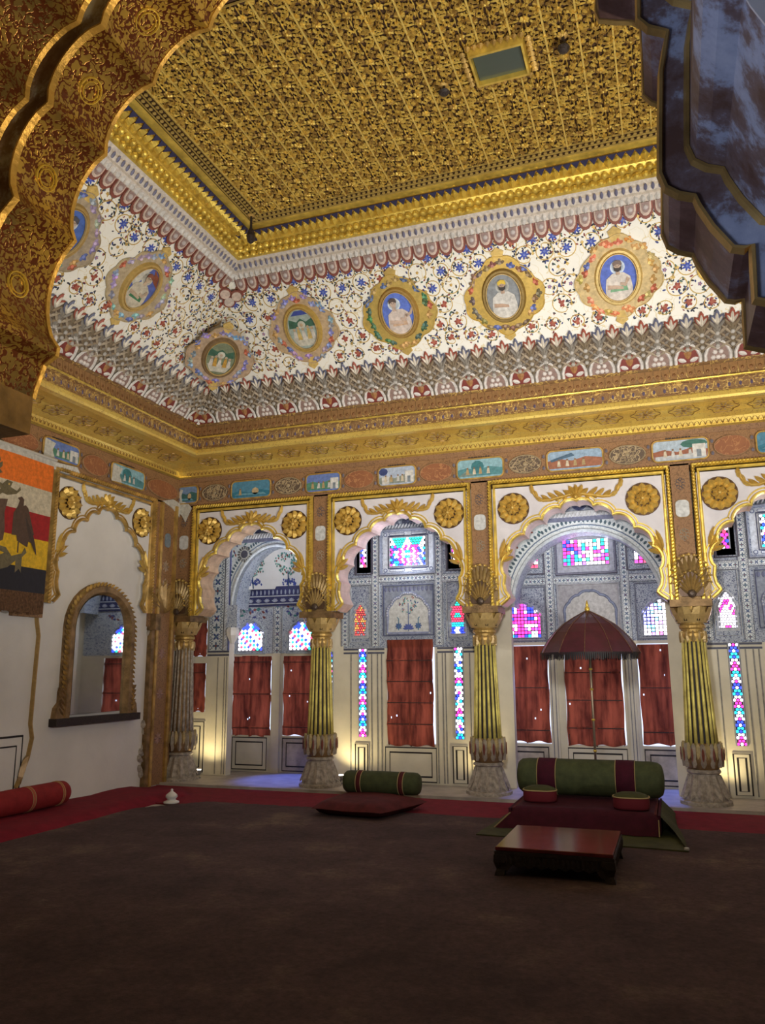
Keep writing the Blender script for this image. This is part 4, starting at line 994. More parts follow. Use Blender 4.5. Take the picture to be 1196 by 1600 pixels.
def flat_bay(s, right=False):
    """flat stretch of wall: side strips with glass, curtained opening and picture niche (bays 2 and 4)"""
    par = rearw; M = RW
    U = MB(M); U.box(-4.30+s, -2.32+s, 1.80, 3.84, .0, .006); U.build('painted_upper_wall', GREYB, par)
    g, d = MB(), MB()
    for a, b in ((-3.88, -3.76), (-2.97, -2.85)): strip((g, d), a+s, b+s, 1.83, 3.84, M)
    hstrip((g, d), -4.28+s, -3.88+s, 2.66, 2.78, M); hstrip((g, d), -3.76+s, -2.97+s, 2.69, 2.79, M); hstrip((g, d), -2.85+s, -2.35+s, 2.66, 2.78, M)
    for a, b in ((-4.33, -4.21), (-2.46, -2.32)): strip((g, d), a+s, b+s, 1.83, 2.66, M)
    g.build('patterned_strip', PALEW, par); d.build('strip_motifs', PAINT, par, kind='stuff')
    mb = MB(M); c = (.10, .11, .17)
    for z in (1.735, 1.785): mb.box(-4.30+s, -3.70+s, z-.012, z+.012, 0, .006, c); mb.box(-2.95+s, -2.32+s, z-.012, z+.012, 0, .006, c)
    for x in (-4.19, -3.885, -3.80, -3.74, -2.955, -2.88, -2.84, -2.51): mb.box(x+s-.008, x+s+.008, .06, 1.72, 0, .006, (.30, .29, .27))
    mb.build('painted_lines', PAINT, par)
    # top window frame with crest
    mb = MB(M); P = rect(-3.74+s, -2.95+s, 2.80, 3.42); mb.ribbon(P, .05, .0, .06, True, (.30, .33, .42)); mb.slab(rect(-3.71+s, -2.98+s, 2.83, 3.39), 0, .012, (.62, .66, .72)); mb.ribbon(rect(-3.63+s, -3.05+s, 2.885, 3.335), .02, .012, .006, True, (.08, .09, .18))
    for x in (-3.67, -3.01):
        for z in (2.86, 3.36): mb.disc(x+s, z, .028, .012, .018, 10, (.10, .12, .25)); mb.disc(x+s, z, .018, .018, .021, 10, (.6, .65, .72))
    for x in (-3.5, -3.18):
        for z in (2.858, 3.362): mb.ribbon(rrect(x+s-.11, x+s+.11, z-.016, z+.016, .012), .007, .012, .005, True, (.08, .10, .22))
    for x in frange(-3.76+s, -2.93+s, .045): mb.leaf(x-.015, 3.44, 1.0, .075, .03, .03, .03, (.66, .68, .72))
    for q in range(7): mb.leaf(-3.345+s, 3.50, pi/2-(q-3)*.42, .12-.012*abs(q-3), .04, .02, .02, (.16, .18, .28))
    for sg in (1, -1):
        for q in range(4): mb.leaf(-3.345+s+sg*(.12+.07*q), 3.50, pi/2-sg*.9, .07, .035, .02, .02, (.20, .22, .32))
    mb.build('window_crest', PAINT, par)
    glass_window(M, rect(-3.60+s, -3.08+s, 2.91, 3.31), .03, 'hex', c_top2, .040, label='rectangular stained glass over the picture niche')
    for a, b in ((-4.05, -3.95), (-2.72, -2.60)):
        mb = MB(M); mb.ribbon(rect(a+s-.07, b+s+.09, 2.82, 3.40), .045, 0, .035, True, (.10, .09, .12)); mb.slab(rect(a+s-.06, b+s+.06, 2.84, 3.38), 0, .006, (.16, .16, .20)); mb.build('side_window_frame', PAINT, par)
        glass_window(M, rect(a+s, b+s, 2.92, 3.26), .02, 'hex', c_rnd, .042)
    # side lobed windows in tall frames
    for a, b, cf in ((-4.19, -3.90, c_dim), (-2.80, -2.51, c_star)):
        a += s; b += s; mb = MB(M); mb.ribbon(rect(a, b, 1.88, 2.66), .022, 0, .03, True, (.52, .56, .60)); mb.build('niche_frame', PAINT, par)
        cc = (a+b)/2; L = lobewin(cc, 1.97, 2.40, .088)
        mb = MB(M); mb.slab([(cc+(x-cc)*1.38, 2.19+(y-2.19)*1.16) for x, y in L], .006, .012, (.58, .62, .68)); mb.build('lobed_surround', PAINT, par)
        glass_window(M, L, .018, 'hex', c_white if (s and cf == c_dim) else cf, .036)
    # tall glass strips and panels below
    for a, b, cf in ((-4.07, -3.955, c_strip), (-2.72, -2.60, c_strip2)): glass_window(M, rect(a+s, b+s, .62, 1.79), .01, 'hex', cf, .040)
    for a, b in ((-4.13, -3.93), (-2.77, -2.56)): black_panel(M, a+s, b+s, .06, .54, par)
    black_panel(M, -3.70+s, -2.97+s, .06, .51, par)
    # picture niche
    L = lobewin(-3.345+s, 1.99, 2.53, .30)
    mb = MB(M); mb.slab(rect(-3.72+s, -2.97+s, 1.95, 2.66), .006, .012, (.30, .34, .42)); mb.ribbon(rect(-3.70+s, -2.99+s, 1.965, 2.645), .02, .01, .02, True, (.12, .14, .26))
    for x in frange(-3.70+s, -2.99+s, .06): mb.leaf(x, 2.56, pi/2, .07, .05, .012, .008, (.18, .20, .32))
    mb.build('niche_panel', PAINT, par)
    mb = MB(M); mb.slab(L, .012, .016, (.66, .68, .66)); mb.ribbon(L, .045, .014, .02, True, (.30, .34, .50))
    for q in range(len(L)): mb.dome(L[q][0], L[q][1], .014, .03, .01, 5, (.62, .66, .74))
    mb.build('lobed_niche', PAINT, par)
    mb = MB(M); cx = -3.345+s; w0 = .017; r = random.Random(5)
    mb.ribbon([(cx, 2.02), (cx, 2.40)], .012, w0, .003, col=(.10, .16, .35))
    for q in range(46):
        a = r.uniform(0, 6.28); k = r.uniform(.2, 1)**.5; mb.leaf(cx+.13*k*cos(a), 2.37+.11*k*sin(a), r.uniform(0, 6.28), .03, .016, w0, .003, r.choice([(.10, .35, .32), (.14, .42, .36), (.08, .12, .3), (.35, .1, .08)]))
    for sg in (-1, 1):
        for q in range(8): mb.leaf(cx+sg*.14, 2.09, q*pi/4, .05, .025, w0, .003, (.08, .16, .38))
        mb.ribbon([(cx+sg*.14, 2.03), (cx+sg*.14, 2.19), (cx+sg*.16, 2.21)], .014, w0, .003, col=(.08, .22, .35))
    for q in range(7): mb.leaf(cx, 2.05, pi/2-(q-3)*.5, .08, .03, w0, .003, (.10, .14, .45))
    mb.build('painted_tree', PAINT, par)
flat_bay(0); flat_bay(4.70)

glass_window(RW, rect(-4.57, -4.46, .62, 1.76), .01, 'hex', c_strip, .040)
# curtains
def curtain(M, a, b, c, d, w, label, slats=(.30, .52, .74), tilt=0):
    t = thing('curtain', label, 'curtain', M @ Vector(((a+b)/2, c, w)), 'red window curtains')
    mb = MB(M); nx, ny = 40, 56; vs = []; r = random.Random(int(a*100))
    ph = [r.uniform(0, 6) for _ in range(6)]
    for j in range(ny+1):
        for i in range(nx+1):
            u = i/nx; v = j/ny
            z = .006*sin(9*u+ph[0]+2*v)+.006*sin(21*u+ph[1]-3*v)*(1-v*.5)+.005*sin(14*v*2+ph[2]+6*u*u)
            z += sum(.022*math.exp(-((v-s)/.012)**2) for s in slats)
            z += .016*math.exp(-((u-.5)/.016)**2)
            x = a+(b-a)*u+tilt*(1-v)*.02+.006*sin(13*v+ph[3])*(1 if u in (0, 1) else 0)
            vs.append((x, c+(d-c)*v+(.012*sin(5*u*pi+ph[4]) if j == 0 else 0), w+z))
    fs = [(j*(nx+1)+i, j*(nx+1)+i+1, (j+1)*(nx+1)+i+1, (j+1)*(nx+1)+i) for j in range(ny) for i in range(nx)]
    holes = {(r.randrange(3, ny-2), r.randrange(2, nx-2)) for _ in range(3)}
    fs = [f for k, f in enumerate(fs) if (k//nx, k % nx) not in holes]
    mb.add(vs, fs); mb.build('cloth', CURT, t, smooth=True)
    mb = MB(M)
    for s in slats: mb.box(a+.01, b-.01, c+(d-c)*s-.006, c+(d-c)*s+.004, w+.016, w+.026)  # dark strips on the front imitate shadow lines of battens behind the cloth
    mb.box(a+(b-a)*.5-.008, a+(b-a)*.5+.008, c-.02, d, w-.03, w-.016)
    for s in (a+.02, b-.02): mb.box(s-.004, s+.004, c, d, w-.02, w-.01)
    mb.build('battens_and_shadow_lines', EBONY, t)
    return t
curtain(RW, -3.655, -3.005, .525, 1.905, .03, 'red curtain above the small green bolster', (.20, .40, .60, .80))
curtain(RW, 1.048, 1.698, .525, 1.905, .03, 'red curtain beyond the right edge column', (.20, .40, .60, .80))
curtain(RW, -6.87, -6.505, .925, 1.62, .0, 'small orange-red curtain beside the corner column, lower of two', (.8,))
curtain(RW, -6.87, -6.505, 1.725, 2.255, .0, 'small dark red curtain beside the corner column, upper of two', ())
curtain(RW, 2.92, 4.18, .55, 1.88, .0, 'wide red curtain in the last bay, outside the right edge', (.5,))

# bay 3 recess: flat back wall with three windows under a wide arch
def recess(x0, x1, holes, yb=10.92, top=3.6, mat=CREAM):
    M = RR; mb = MB(M); grid_wall(mb, x0-.05, x1+.05, .04, top, holes, -.12, 0)
    mb.box(x0-.08, x0, .04, top, 0, yb-YR-.13); mb.box(x1, x1+.08, .04, top, 0, yb-YR-.13)
    mb.box(x0-.08, x1+.08, top-.02, top+.06, -.12, yb-YR-.13)
    return mb.build('recess_wall', mat, rearw)
recess(-2.30, .30, [(-2.22, -1.56, .54, 1.82), (-1.36, -.62, .54, 1.88), (-.43, .23, .54, 1.82)])
M = RR
U = MB(M); U.box(-2.28, .28, 1.86, 3.58, 0, .006); U.build('painted_upper_wall', GREYB, rearw)
g, d = MB(), MB()
for a, b in ((-1.56, -1.44), (-.58, -.46)): strip((g, d), a, b, 1.88, 3.5, M)
for a, b in ((-2.28, -1.56), (-1.44, -.58), (-.46, .28)): hstrip((g, d), a, b, 2.62, 2.73, M)
g.build('patterned_strip', PALEW, rearw); d.build('strip_motifs', PAINT, rearw, kind='stuff')
mb = MB(M); mb.ribbon(rect(-1.40, -.62, 2.76, 3.36), .05, 0, .05, True, (.22, .22, .30)); mb.slab(rect(-1.38, -.64, 2.78, 3.34), .004, .012, (.50, .52, .62)); mb.build('top_window_frame', PAINT, rearw)
glass_window(M, rect(-1.30, -.70, 2.87, 3.22), .02, 'sq', c_top3, .052, label='square-leaded stained glass high under the widest arch')
for a, b in ((-1.86, -1.64), (-.38, -.16)):
    mb = MB(M); mb.ribbon(rect(a-.10, b+.08, 2.78, 3.3), .04, 0, .04, True, (.14, .13, .18)); mb.build('side_window_frame', PAINT, rearw)
    glass_window(M, rect(a, b, 2.86, 3.10), .02, 'sq', c_rnd, .05)
for a, b, cf, lab in ((-2.18, -1.64, c_arch_l, 'domed magenta and blue stained glass left of the umbrella'), (-.32, .20, c_arch_r, 'domed mostly white stained glass right of the umbrella')):
    cc = (a+b)/2; L = lobewin(cc, 1.92, 2.38, (b-a)/2)
    mb = MB(M); mb.ribbon(rect(cc-.34, cc+.34, 1.88, 2.60), .03, 0, .03, True, (.25, .27, .35)); mb.ribbon([(cc+(x-cc)*1.12, 2.15+(y-2.15)*1.13) for x, y in L], .03, 0, .012, True, (.56, .60, .70)); mb.build('arched_surround', PAINT, rearw)
    glass_window(M, L, .02, 'sq', cf, .047, label=lab)
mb = MB(M); L = lobewin(-.985, 1.98, 2.52, .33)
mb.slab(rect(-1.40, -.60, 1.92, 2.62), .006, .012, (.42, .42, .46)); mb.ribbon(rect(-1.40, -.60, 1.92, 2.62), .03, .01, .025, True, (.58, .60, .66)); mb.slab(L, .012, .018, (.60, .60, .60)); mb.ribbon(L, .04, .014, .02, True, (.24, .28, .42)); mb.build('lobed_niche', PAINT, rearw)
for a, b in ((-1.56, -1.45), (-.57, -.47)):
    mb = MB(M); mb.box(a, b, .04, 1.88, 0, .05); mb.build('mullion', CREAM, rearw)
    mb = MB(M)
    for x in (a+.03, b-.03): mb.box(x-.006, x+.006, .06, 1.86, .05, .054, (.3, .3, .32))
    mb.build('painted_lines', PAINT, rearw)
black_panel(M, -2.20, -1.60, .06, .51, rearw, stain=True); black_panel(M, -1.37, -.61, .06, .51, rearw); black_panel(M, -.42, .22, .06, .51, rearw, stain=True)
curtain(RR, -2.208, -1.572, .562, 1.812, .0, 'dark red curtain left of the umbrella pole', (.12, .56), 0)
curtain(RR, -1.352, -.632, .535, 1.89, .02, 'dark red curtain behind the umbrella pole', (.16, .42, .68, .9))
curtain(RR, -.418, .222, .565, 1.81, .0, 'dark red curtain right of the umbrella, beside the right column', (.12, .56), 0)
def front_arch(c, hw, zs, za, x0, x1, zt, n=24, squash=1):
    crv = [(c-hw*cos(pi*i/n), zs+(za-zs)*sin(pi*i/n)) for i in range(n+1)]
    mb = MB(RW); mb.slab(panel_with_arch(x0, x1, zt, crv), -.12, .012, back=True); mb.build('arch_spandrel', PALEW, rearw)
    mb = MB(RW)
    mb.add([(x, y, .012) for x, y in crv]+[(x, y, -.50) for x, y in crv], [(i, i+1, n+2+i, n+1+i) for i in range(n)]); mb.build('arch_soffit', BLUEW, rearw)
    mb = MB(RW); mb.ribbon(crv, .05, .012, .02, col=(.62, .68, .72)); mb.ribbon(offset(crv, .07), .016, .012, .006, col=(.16, .22, .32))
    for i in range(60):
        t = pi*(i+.5)/60; R1_, R2_ = hw+.10, (za-zs)+.10
        mb.leaf(c-R1_*cos(t), zs+R2_*sin(t), atan2(R2_*sin(t), -R1_*cos(t)), .055, .035, .012, .006, (.10, .16, .20))
    r = random.Random(9)
    for i in range(120):
        x = r.uniform(x0+.04, x1-.04); y = r.uniform(zs+.3, zt-.03)
        if ((x-c)/(hw+.18))**2+((y-zs)/((za-zs)+.16))**2 < 1: continue
        mb.leaf(x, y, r.uniform(0, 6.28), .05, .026, .012, .005, r.choice([(.06, .20, .20), (.08, .26, .22), (.08, .10, .25), (.30, .07, .05)]))
    mb.build('arch_ornament', PAINT, rearw)
front_arch(-.985, .93, 2.30, 3.26, -1.95, -.04, 3.40)
# top bands over recesses
mb = MB(RW)
for a, b in ((-2.1, .1), (-6.2, -4.55)):
    mb.box(a, b, 3.38, 3.43, 0, .05, (.22, .24, .36)); mb.box(a, b, 3.43, 3.50, 0, .07, (.68, .70, .74)); mb.box(a, b, 3.50, 3.9, 0, .02, (.36, .40, .50))
    for x in frange(a, b, .045): mb.leaf(x-.01, 3.425, 1.1, .08, .03, .06, .02, (.80, .80, .82))
    for x in frange(a, b, .2):
        for q in range(5): mb.leaf(x, 3.52, pi/2-(q-2)*.5, .11, .04, .02, .02, (.10, .12, .26))
mb.build('rope_band', PAINT, rearw)
# blue lotus edging on the side walls beneath bay 3
mb = MB(RW)

# bay 1 recess: two windows, conch above, arch in front
recess(-6.45, -4.42, [(-6.36, -5.70, .56, 1.72), (-5.50, -4.84, .56, 1.72)], top=3.6)
M = RR
g, d = MB(), MB(); strip((g, d), -5.68, -5.52, 1.76, 2.50, M); strip((g, d), -6.44, -6.34, 1.76, 2.50, M); g.build('patterned_strip', PALEW, rearw); d.build('strip_motifs', PAINT, rearw, kind='stuff')
U = MB(M); U.box(-6.44, -4.44, 1.76, 2.52, 0, .006); U.build('painted_upper_wall', BLUEW, rearw)
mb = MB(M); mb.box(-5.66, -5.54, .04, 1.76, 0, .05); mb.box(-6.44, -6.37, .04, 1.76, 0, .03); mb.build('mullion', CREAM, rearw)
mb = MB(M); mb.box(-6.44, -4.44, 2.47, 2.77, 0, .035, (.045, .05, .16)); mb.box(-6.44, -4.44, 2.615, 2.63, .035, .045, (.62, .66, .74)); mb.box(-6.44, -4.44, 2.50, 2.515, .035, .045, (.62, .66, .74))
for x in frange(-6.42, -4.46, .14):
    for q in range(5): mb.leaf(x, 2.53, pi/2-(q-2)*.5, .06, .024, .035, .01, (.50, .54, .66))
for x in frange(-6.42, -4.46, .07): mb.leaf(x, 2.64, pi/2, .08, .03, .035, .01, (.40, .45, .60))
mb.build('blue_lotus_band', PAINT, rearw)
for c, lab in ((-6.06, 'diagonal-leaded domed stained glass, left one in the domed recess'), (-5.19, 'diagonal-leaded domed stained glass, right one in the domed recess')):
    L = lobewin(c, 1.80, 2.22, .21)
    mb = MB(M); mb.ribbon([(c+(x-c)*1.18, 2.0+(y-2.0)*1.18) for x, y in L], .03, .006, .014, True, (.50, .58, .64))
    for q in range(20): mb.leaf(c+random.uniform(-.28, .28), 2.36+random.uniform(-.06, .10), random.uniform(0, 6.28), .06, .035, .006, .006, random.choice([(.08, .30, .30), (.08, .10, .32), (.3, .08, .08)]))
    mb.build('arched_surround', PAINT, rearw)
    glass_window(M, L, .02, 'diag', c_diag, .062, label=lab)
curtain(RR, -6.352, -5.708, .55, 1.73, .0, 'red curtain left of the mullion in the domed recess', (.10, .52, .92))
curtain(RR, -5.492, -4.85, .575, 1.72, .0, 'red curtain right of the mullion in the domed recess', (.10, .52, .92))
black_panel(M, -6.34, -5.74, .06, .54, rearw); black_panel(M, -5.50, -4.90, .06, .54, rearw, stain=True)
front_arch(-5.40, .70, 2.42, 3.32, -6.14, -4.60, 3.40)
# conch with painted trees
mb = MB(); n1, n2 = 18, 8; vs = []
for j in range(n2+1):
    for i in range(n1+1):
        ph = pi*i/n1; ps = pi/2*j/n2; vs.append((-5.42-1.0*cos(ph)*cos(ps), 10.42+.48*sin(ph)*cos(ps)+.0, 2.73+.72*sin(ps)))
mb.add(vs, [(j*(n1+1)+i, j*(n1+1)+i+1, (j+1)*(n1+1)+i+1, (j+1)*(n1+1)+i) for j in range(n2) for i in range(n1)]); mb.build('conch', MARBLE, rearw)
mb = MB(); r = random.Random(4)
def onconch(x, z):
    s = min(.97, (z-2.73)/.72); cp = math.sqrt(1-s*s); q = max(-.98, min(.98, (x+5.42)/cp)); return 10.42+.48*math.sqrt(1-q*q)*cp-.012
for cx_ in (-5.98, -5.42, -4.92):
    for q in range(100):
        a = r.uniform(0, 6.28); k = r.uniform(.1, 1)**.5; x, z = cx_+.20*k*cos(a), 3.10+.17*k*sin(a); y = onconch(x, z); s = .014
        col = r.choice([(.08, .30, .24), (.10, .38, .30), (.12, .34, .32), (.32, .06, .05)])
        mb.add([(x-s, y, z), (x, y, z-s*1.4), (x+s, y, z), (x, y, z+s*1.4)], [(0, 1, 2, 3)], col)
    for q in range(34):
        a = r.uniform(-.2, pi+.2); k = r.uniform(.2, 1); x, z = cx_+.12*k*cos(a), 2.80+.10*k*sin(a); y = onconch(x, z); s = .016
        mb.add([(x-s, y, z), (x, y, z-s*1.3), (x+s, y, z), (x, y, z+s*1.3)], [(0, 1, 2, 3)], (.04, .07, .35))
    mb.add([(cx_-.01, onconch(cx_, 2.78)-.004, 2.74), (cx_+.01, onconch(cx_, 2.78)-.004, 2.74), (cx_+.008, onconch(cx_, 3.0)-.004, 3.0), (cx_-.008, onconch(cx_, 3.0)-.004, 3.0)], [(0, 1, 2, 3)], (.05, .10, .20))
mb.build('painted_trees', PAINT, rearw)
# ornate strip, round sunflower medallion and bracket beside the recess
g, d = MB(), MB(); strip((g, d), -6.46, -6.20, 1.80, 3.42, RW); g.build('patterned_strip', PALEW, rearw); d.build('strip_motifs', PAINT, rearw, kind='stuff')
mb = MB(RW); mb.box(-6.19, -6.14, 1.80, 3.40, 0, .05, (.58, .62, .68)); mb.box(-6.135, -6.12, 1.80, 3.40, 0, .03, (.10, .12, .30))
for z in frange(1.82, 3.40, .04): mb.leaf(-6.185, z-.01, .7, .055, .02, .045, .015, (.75, .77, .80))
for q in range(16): mb.leaf(-5.90+.075*cos(q*pi/8), 3.21+.075*sin(q*pi/8), q*pi/8, .05, .03, .014, .01, (.16, .15, .14))
mb.disc(-5.90, 3.21, .075, .012, .022, 18, (.62, .62, .60)); mb.disc(-5.90, 3.21, .058, .022, .026, 18, (.10, .10, .14))
for z in (1.735, 1.785): mb.box(-6.48, -6.12, z-.012, z+.012, 0, .008, (.10, .11, .17))
for x in (-6.30, -6.19, -6.15): mb.box(x-.006, x+.006, .06, 1.70, 0, .006, (.34, .32, .28))
mb.build('recess_border', PAINT, rearw)
mb = MB(RW)
for s in (-6.06,):
    mb.box(s-.09, s+.09, 2.13, 2.19, -.04, .06); mb.box(s-.075, s+.075, 2.19, 2.46, -.04, .04)
mb.build('impost', BLUEW, rearw)
mb = MB(); mb.lathe([(.03, 1.90), (.05, 1.94), (.085, 2.02), (.09, 2.08), (.075, 2.13)], -6.06, YR-.02, 14, fl=.06); mb.build('bud_corbel', MARBLE, rearw)
black_panel(RW, -6.90, -6.48, .07, .79, rearw)

# small lamps on the ledge behind the columns
def lamp(x, y, tx, power, label):
    t = thing('spot_lamp', label, 'lamp', (x, y, .04), 'small lamps on the ledge behind columns')
    mb = MB(); mb.lathe([(.035, .04), (.035, .05), (.01, .055), (.01, .09)], x, y, 10); mb.build('stand', STEEL, t)
    mb = MB(); mb.lathe([(.02, .085), (.035, .10), (.04, .15)], x, y, 12); mb.build('housing', STEEL, t)
    mb = MB(); mb.lathe([(.034, .148), (.034, .156)], x, y, 12); mb.build('lens', LENS, t)
    light('SPOT', 'spot_lamp_light', (x, y, .17), power, (1, .80, .42), (tx, YR+.0, 1.3), spot_size=radians(140), spot_blend=.8, shadow_soft_size=.03)
lamp(-6.36, 10.06, -6.3, 11, 'small lit lamp behind the whitened corner column')
lamp(-4.22, 10.10, -3.9, 12, 'small lit lamp behind the second column from the corner')
lamp(-2.30, 10.12, -2.7, 8, 'small lit lamp behind the column left of the throne')
lamp(.40, 10.12, .75, 11, 'small lit lamp behind the column right of the throne')

# ------------------------------------------------------------------ left wall
arch_screen(LF, 8.12, .985, 'blind cusped arch of dull gilding round the mirror wall', depth=.05, soffit=PLASTER, niche=True)
arch_screen(LF, 5.72, .985, 'blind cusped arch of dull gilding behind the striped banner', depth=.05, soffit=PLASTER, niche=True)
# plaster thickness around niches is carried by side strips of the wall
mb = MB(LF)
for a, b in ((9.10, 9.70), (6.70, 7.14), (4.3, 4.74)): mb.box(a, b, 2.1, 3.86, 0, .05)
mb.box(4.3, 9.7, 3.84, 4.24, 0, .05)
mb.box(9.22, 9.70, .02, 2.1, 0, .05)
mb.build('brown_pilaster', PILBR, wl)
for side in (7.18, 9.15):
    pass
# fix: arch screens of the left wall stand 10 cm proud of the niche plane
for o in [o for o in C.objects if o.name.startswith('cusped_arch') and o['label'].startswith('blind')]: o.location.x += .05
mb = MB(LF)
for u0, u1 in ((9.22, 9.27), (9.56, 9.61)): mb.box(u0, u1, .02, 3.84, .05, .085)
mb.build('gilded_edge', OLDGOLD, wl)
mb = MB(LF); mb.slab(rrect(9.36, 9.49, 3.22, 3.42, .05), .05, .06, (.24, .30, .36))
for z in (1.2, 1.75, .62, 2.7, 2.95):
    for q in range(8): mb.leaf(9.415, z, q*pi/4, .08, .035, .05, .012, (.42, .30, .20) if z > 2 else (.38, .22, .17))
mb.build('pilaster_flowers', PAINT, wl)
mb = MB(LF)
for z in frange(1.2, 2.25, .09): mb.leaf(9.19, z, pi/2+random.uniform(-.6, .6), .12, .07, .0, .05)
for z in frange(.1, 1.0, .07): mb.leaf(9.17+random.uniform(-.04, .02), z, pi/2+random.uniform(-.8, .8), .12, .09, .0, .05)
mb.build('flaking_gesso', WORN, wl)
# corner pilaster column relief
mb = MB(LF); mb.box(9.14, 9.22, .02, 2.2, .0, .07); mb.box(9.12, 9.24, 2.05, 2.27, 0, .14); mb.build('half_column', BRONZE, wl)
mb = MB(LF)
for k in range(9):
    a = (k-4)*.27; mb.leaf(9.40, 2.30, pi/2-a, .45-.03*abs(k-4), .09, .05, .05, (.40, .26, .10))
for k in range(9):
    a = (k-4)*.27; mb.leaf(6.95, 2.30, pi/2-a, .42-.03*abs(k-4), .09, .05, .05, (.36, .23, .09))
mb.ribbon([(7.06, 2.28), (7.10, 2.05), (7.14, 1.9), (7.13, 1.5), (7.12, .95), (7.16, .80), (7.12, .60), (7.04, .42), (6.98, .3)], .035, 0, .04, col=(.50, .33, .12))
mb.leaf(7.1, .62, -pi/2-.3, .3, .09, .02, .04, (.42, .28, .14))
mb.build('acanthus_relief', GILT, wl)
# dado outline at far left
mb = MB(LF); P = [(5.3, .05), (5.3, .83), (7.04, .83), (7.04, .05)]; mb.ribbon(P, .024, 0, .008); mb.ribbon([(5.4, .05), (5.4, .73), (6.96, .73), (6.96, .05)], .018, 0, .008); mb.build('black_outline', LINE, wl)
# mirror
t = thing('wall_mirror', 'arched wall mirror in a dark gilt frame on the white wall', 'mirror', (X0, 8.17, .9))
c = 8.17
inn = [(c-.50, 1.02)]+[(c-.50*cos(pi*i/14), 2.02+.42*sin(pi*i/14)) for i in range(15)]+[(c+.50, 1.02)]
mb = MB(LF @ Matrix.Translation((c, 0, .045)) @ Matrix.Rotation(radians(2.6), 4, 'Y') @ Matrix.Translation((-c, 0, 0))); mb.slab(inn[::-1], -.008, 0); mb.build('glass', MIRROR, t)
out = [(c-.60, .98)]+[(c-.60*cos(pi*i/14), 2.02+.53*sin(pi*i/14)) for i in range(15)]+[(c+.60, .98)]
mb = MB(LF); mb.ribbon(offset(out, -.04), .16, .0, .085); mb.build('frame', BRONZE, t)
mb = MB(LF)
for i in range(len(out)-1):
    (xa, ya), (xb, yb_) = out[i], out[i+1]; L = hypot(xb-xa, yb_-ya)
    for k in range(max(1, int(L/.055))):
        q = (k+.5)/max(1, int(L/.055)); x, y = xa+(xb-xa)*q, ya+(yb_-ya)*q
        mb.leaf(x, y, atan2(yb_-ya, xb-xa)+.8, .07, .035, .055, .03)
mb.build('carved_leaves', OLDGOLD, t)
for s in (-1, 1):
    mb = MB(LF)
    mb.slab([(c+s*.58, .98), (c+s*.74, .98), (c+s*.72, 1.10), (c+s*.66, 1.16), (c+s*.66, 1.28), (c+s*.60, 1.40), (c+s*.57, 1.42)], .0, .07)
    for q in range(5): mb.leaf(c+s*.62, 1.02+.06*q, pi/2-s*.7, .10, .05, .06, .03)
    mb.build('side_scroll', BRONZE, t)
mb = MB(LF); mb.box(c-.76, c+.76, .90, .985, 0, .11); mb.build('shelf', EBONY, t)

# banner
t = thing('banner', 'striped orange, cream, red, yellow and black banner with bird emblem', 'banner', (X0+.14, 6.35, 3.9))
b0, b1 = 5.15, 7.19
def bt(y): return 3.90-(7.19-y)*.0
st = [(3.86, 3.935, (.62, .60, .54)), (3.55, 3.86, (.90, .20, .02)), (3.26, 3.55, (.66, .58, .42)), (2.97, 3.26, (.40, .01, .012)), (2.64, 2.97, (.82, .50, .01)), (2.36, 2.64, (.012, .012, .02))]
BM = basis((0, .983, 0), (0, 0, .983), (X0+.13, 0, 1.5*(1-.983)))
BM = Matrix(((0, 0, 1, X0+.13), (.983, 0, 0, 0), (0, .983, 0, 1.5*.017), (0, 0, 0, 1)))
mb = MB(BM)
for a, b, col in st:
    n = 18
    for i in range(n):
        ua, ub = b0+(b1-b0)*i/n, b0+(b1-b0)*(i+1)/n; f = lambda u: .012*sin(u*5)
        mb.add([(ua, a, f(ua)), (ub, a, f(ub)), (ub, b, f(ub)), (ua, b, f(ua))], [(0, 1, 2, 3)], col)
mb.build('cloth', CLOTHP if False else PAINT, t)
mb = MB(BM)
for u in frange(b0, b1, .02): mb.box(u-.008, u+.008, 2.14+random.uniform(-.012, .012), 2.37, -.006+.012*sin(u*5), .002+.012*sin(u*5))
mb.build('fringe', FRINGE, t, kind='stuff')
mb = MB(BM); mb.tube([(b0-.05, 3.94, .0), (b1+.02, 3.94, .0)], .018, 8); mb.build('hanging_rod', simple('rod_wood', (.5, .48, .42), .6), t)
EMB = dict(crest=[(6.365, 3.508), (6.433, 3.488), (6.493, 3.546), (6.573, 3.537), (6.546, 3.477), (6.64, 3.452), (6.681, 3.506), (6.696, 3.473), (6.633, 3.415), (6.511, 3.381), (6.443, 3.393), (6.383, 3.346), (6.378, 3.388), (6.417, 3.432)],
 flame=[(6.333, 3.791), (6.358, 3.798), (6.382, 3.742), (6.365, 3.702), (6.41, 3.731), (6.411, 3.678), (6.376, 3.643), (6.423, 3.61), (6.356, 3.585)])
EAG = [(6.66, 3.379), (6.715, 3.405), (6.753, 3.376), (6.75, 3.303), (6.783, 3.319), (6.822, 3.29), (6.936, 3.009), (6.89, 2.993), (6.91, 2.915), (6.861, 2.925), (6.852, 2.861), (6.772, 2.885), (6.7, 2.91), (6.682, 2.969), (6.614, 2.962), (6.617, 3.206), (6.67, 3.288), (6.692, 3.355)]
SCR = [(6.441, 2.828), (6.552, 2.818), (6.639, 2.735), (6.783, 2.78), (6.823, 2.848), (6.851, 2.799), (6.788, 2.737), (6.79, 2.569), (6.756, 2.609), (6.704, 2.56), (6.701, 2.69), (6.597, 2.608), (6.47, 2.567), (6.28, 2.56), (6.28, 2.70), (6.463, 2.72), (6.537, 2.756), (6.447, 2.778)]
SH = [(6.28, 3.30), (6.521, 3.338), (6.489, 3.183), (6.512, 3.012), (6.5, 2.889), (6.40, 2.84), (6.28, 2.80)]
ax = 6.28; mir = lambda P: [(2*ax-x, y) for x, y in P]
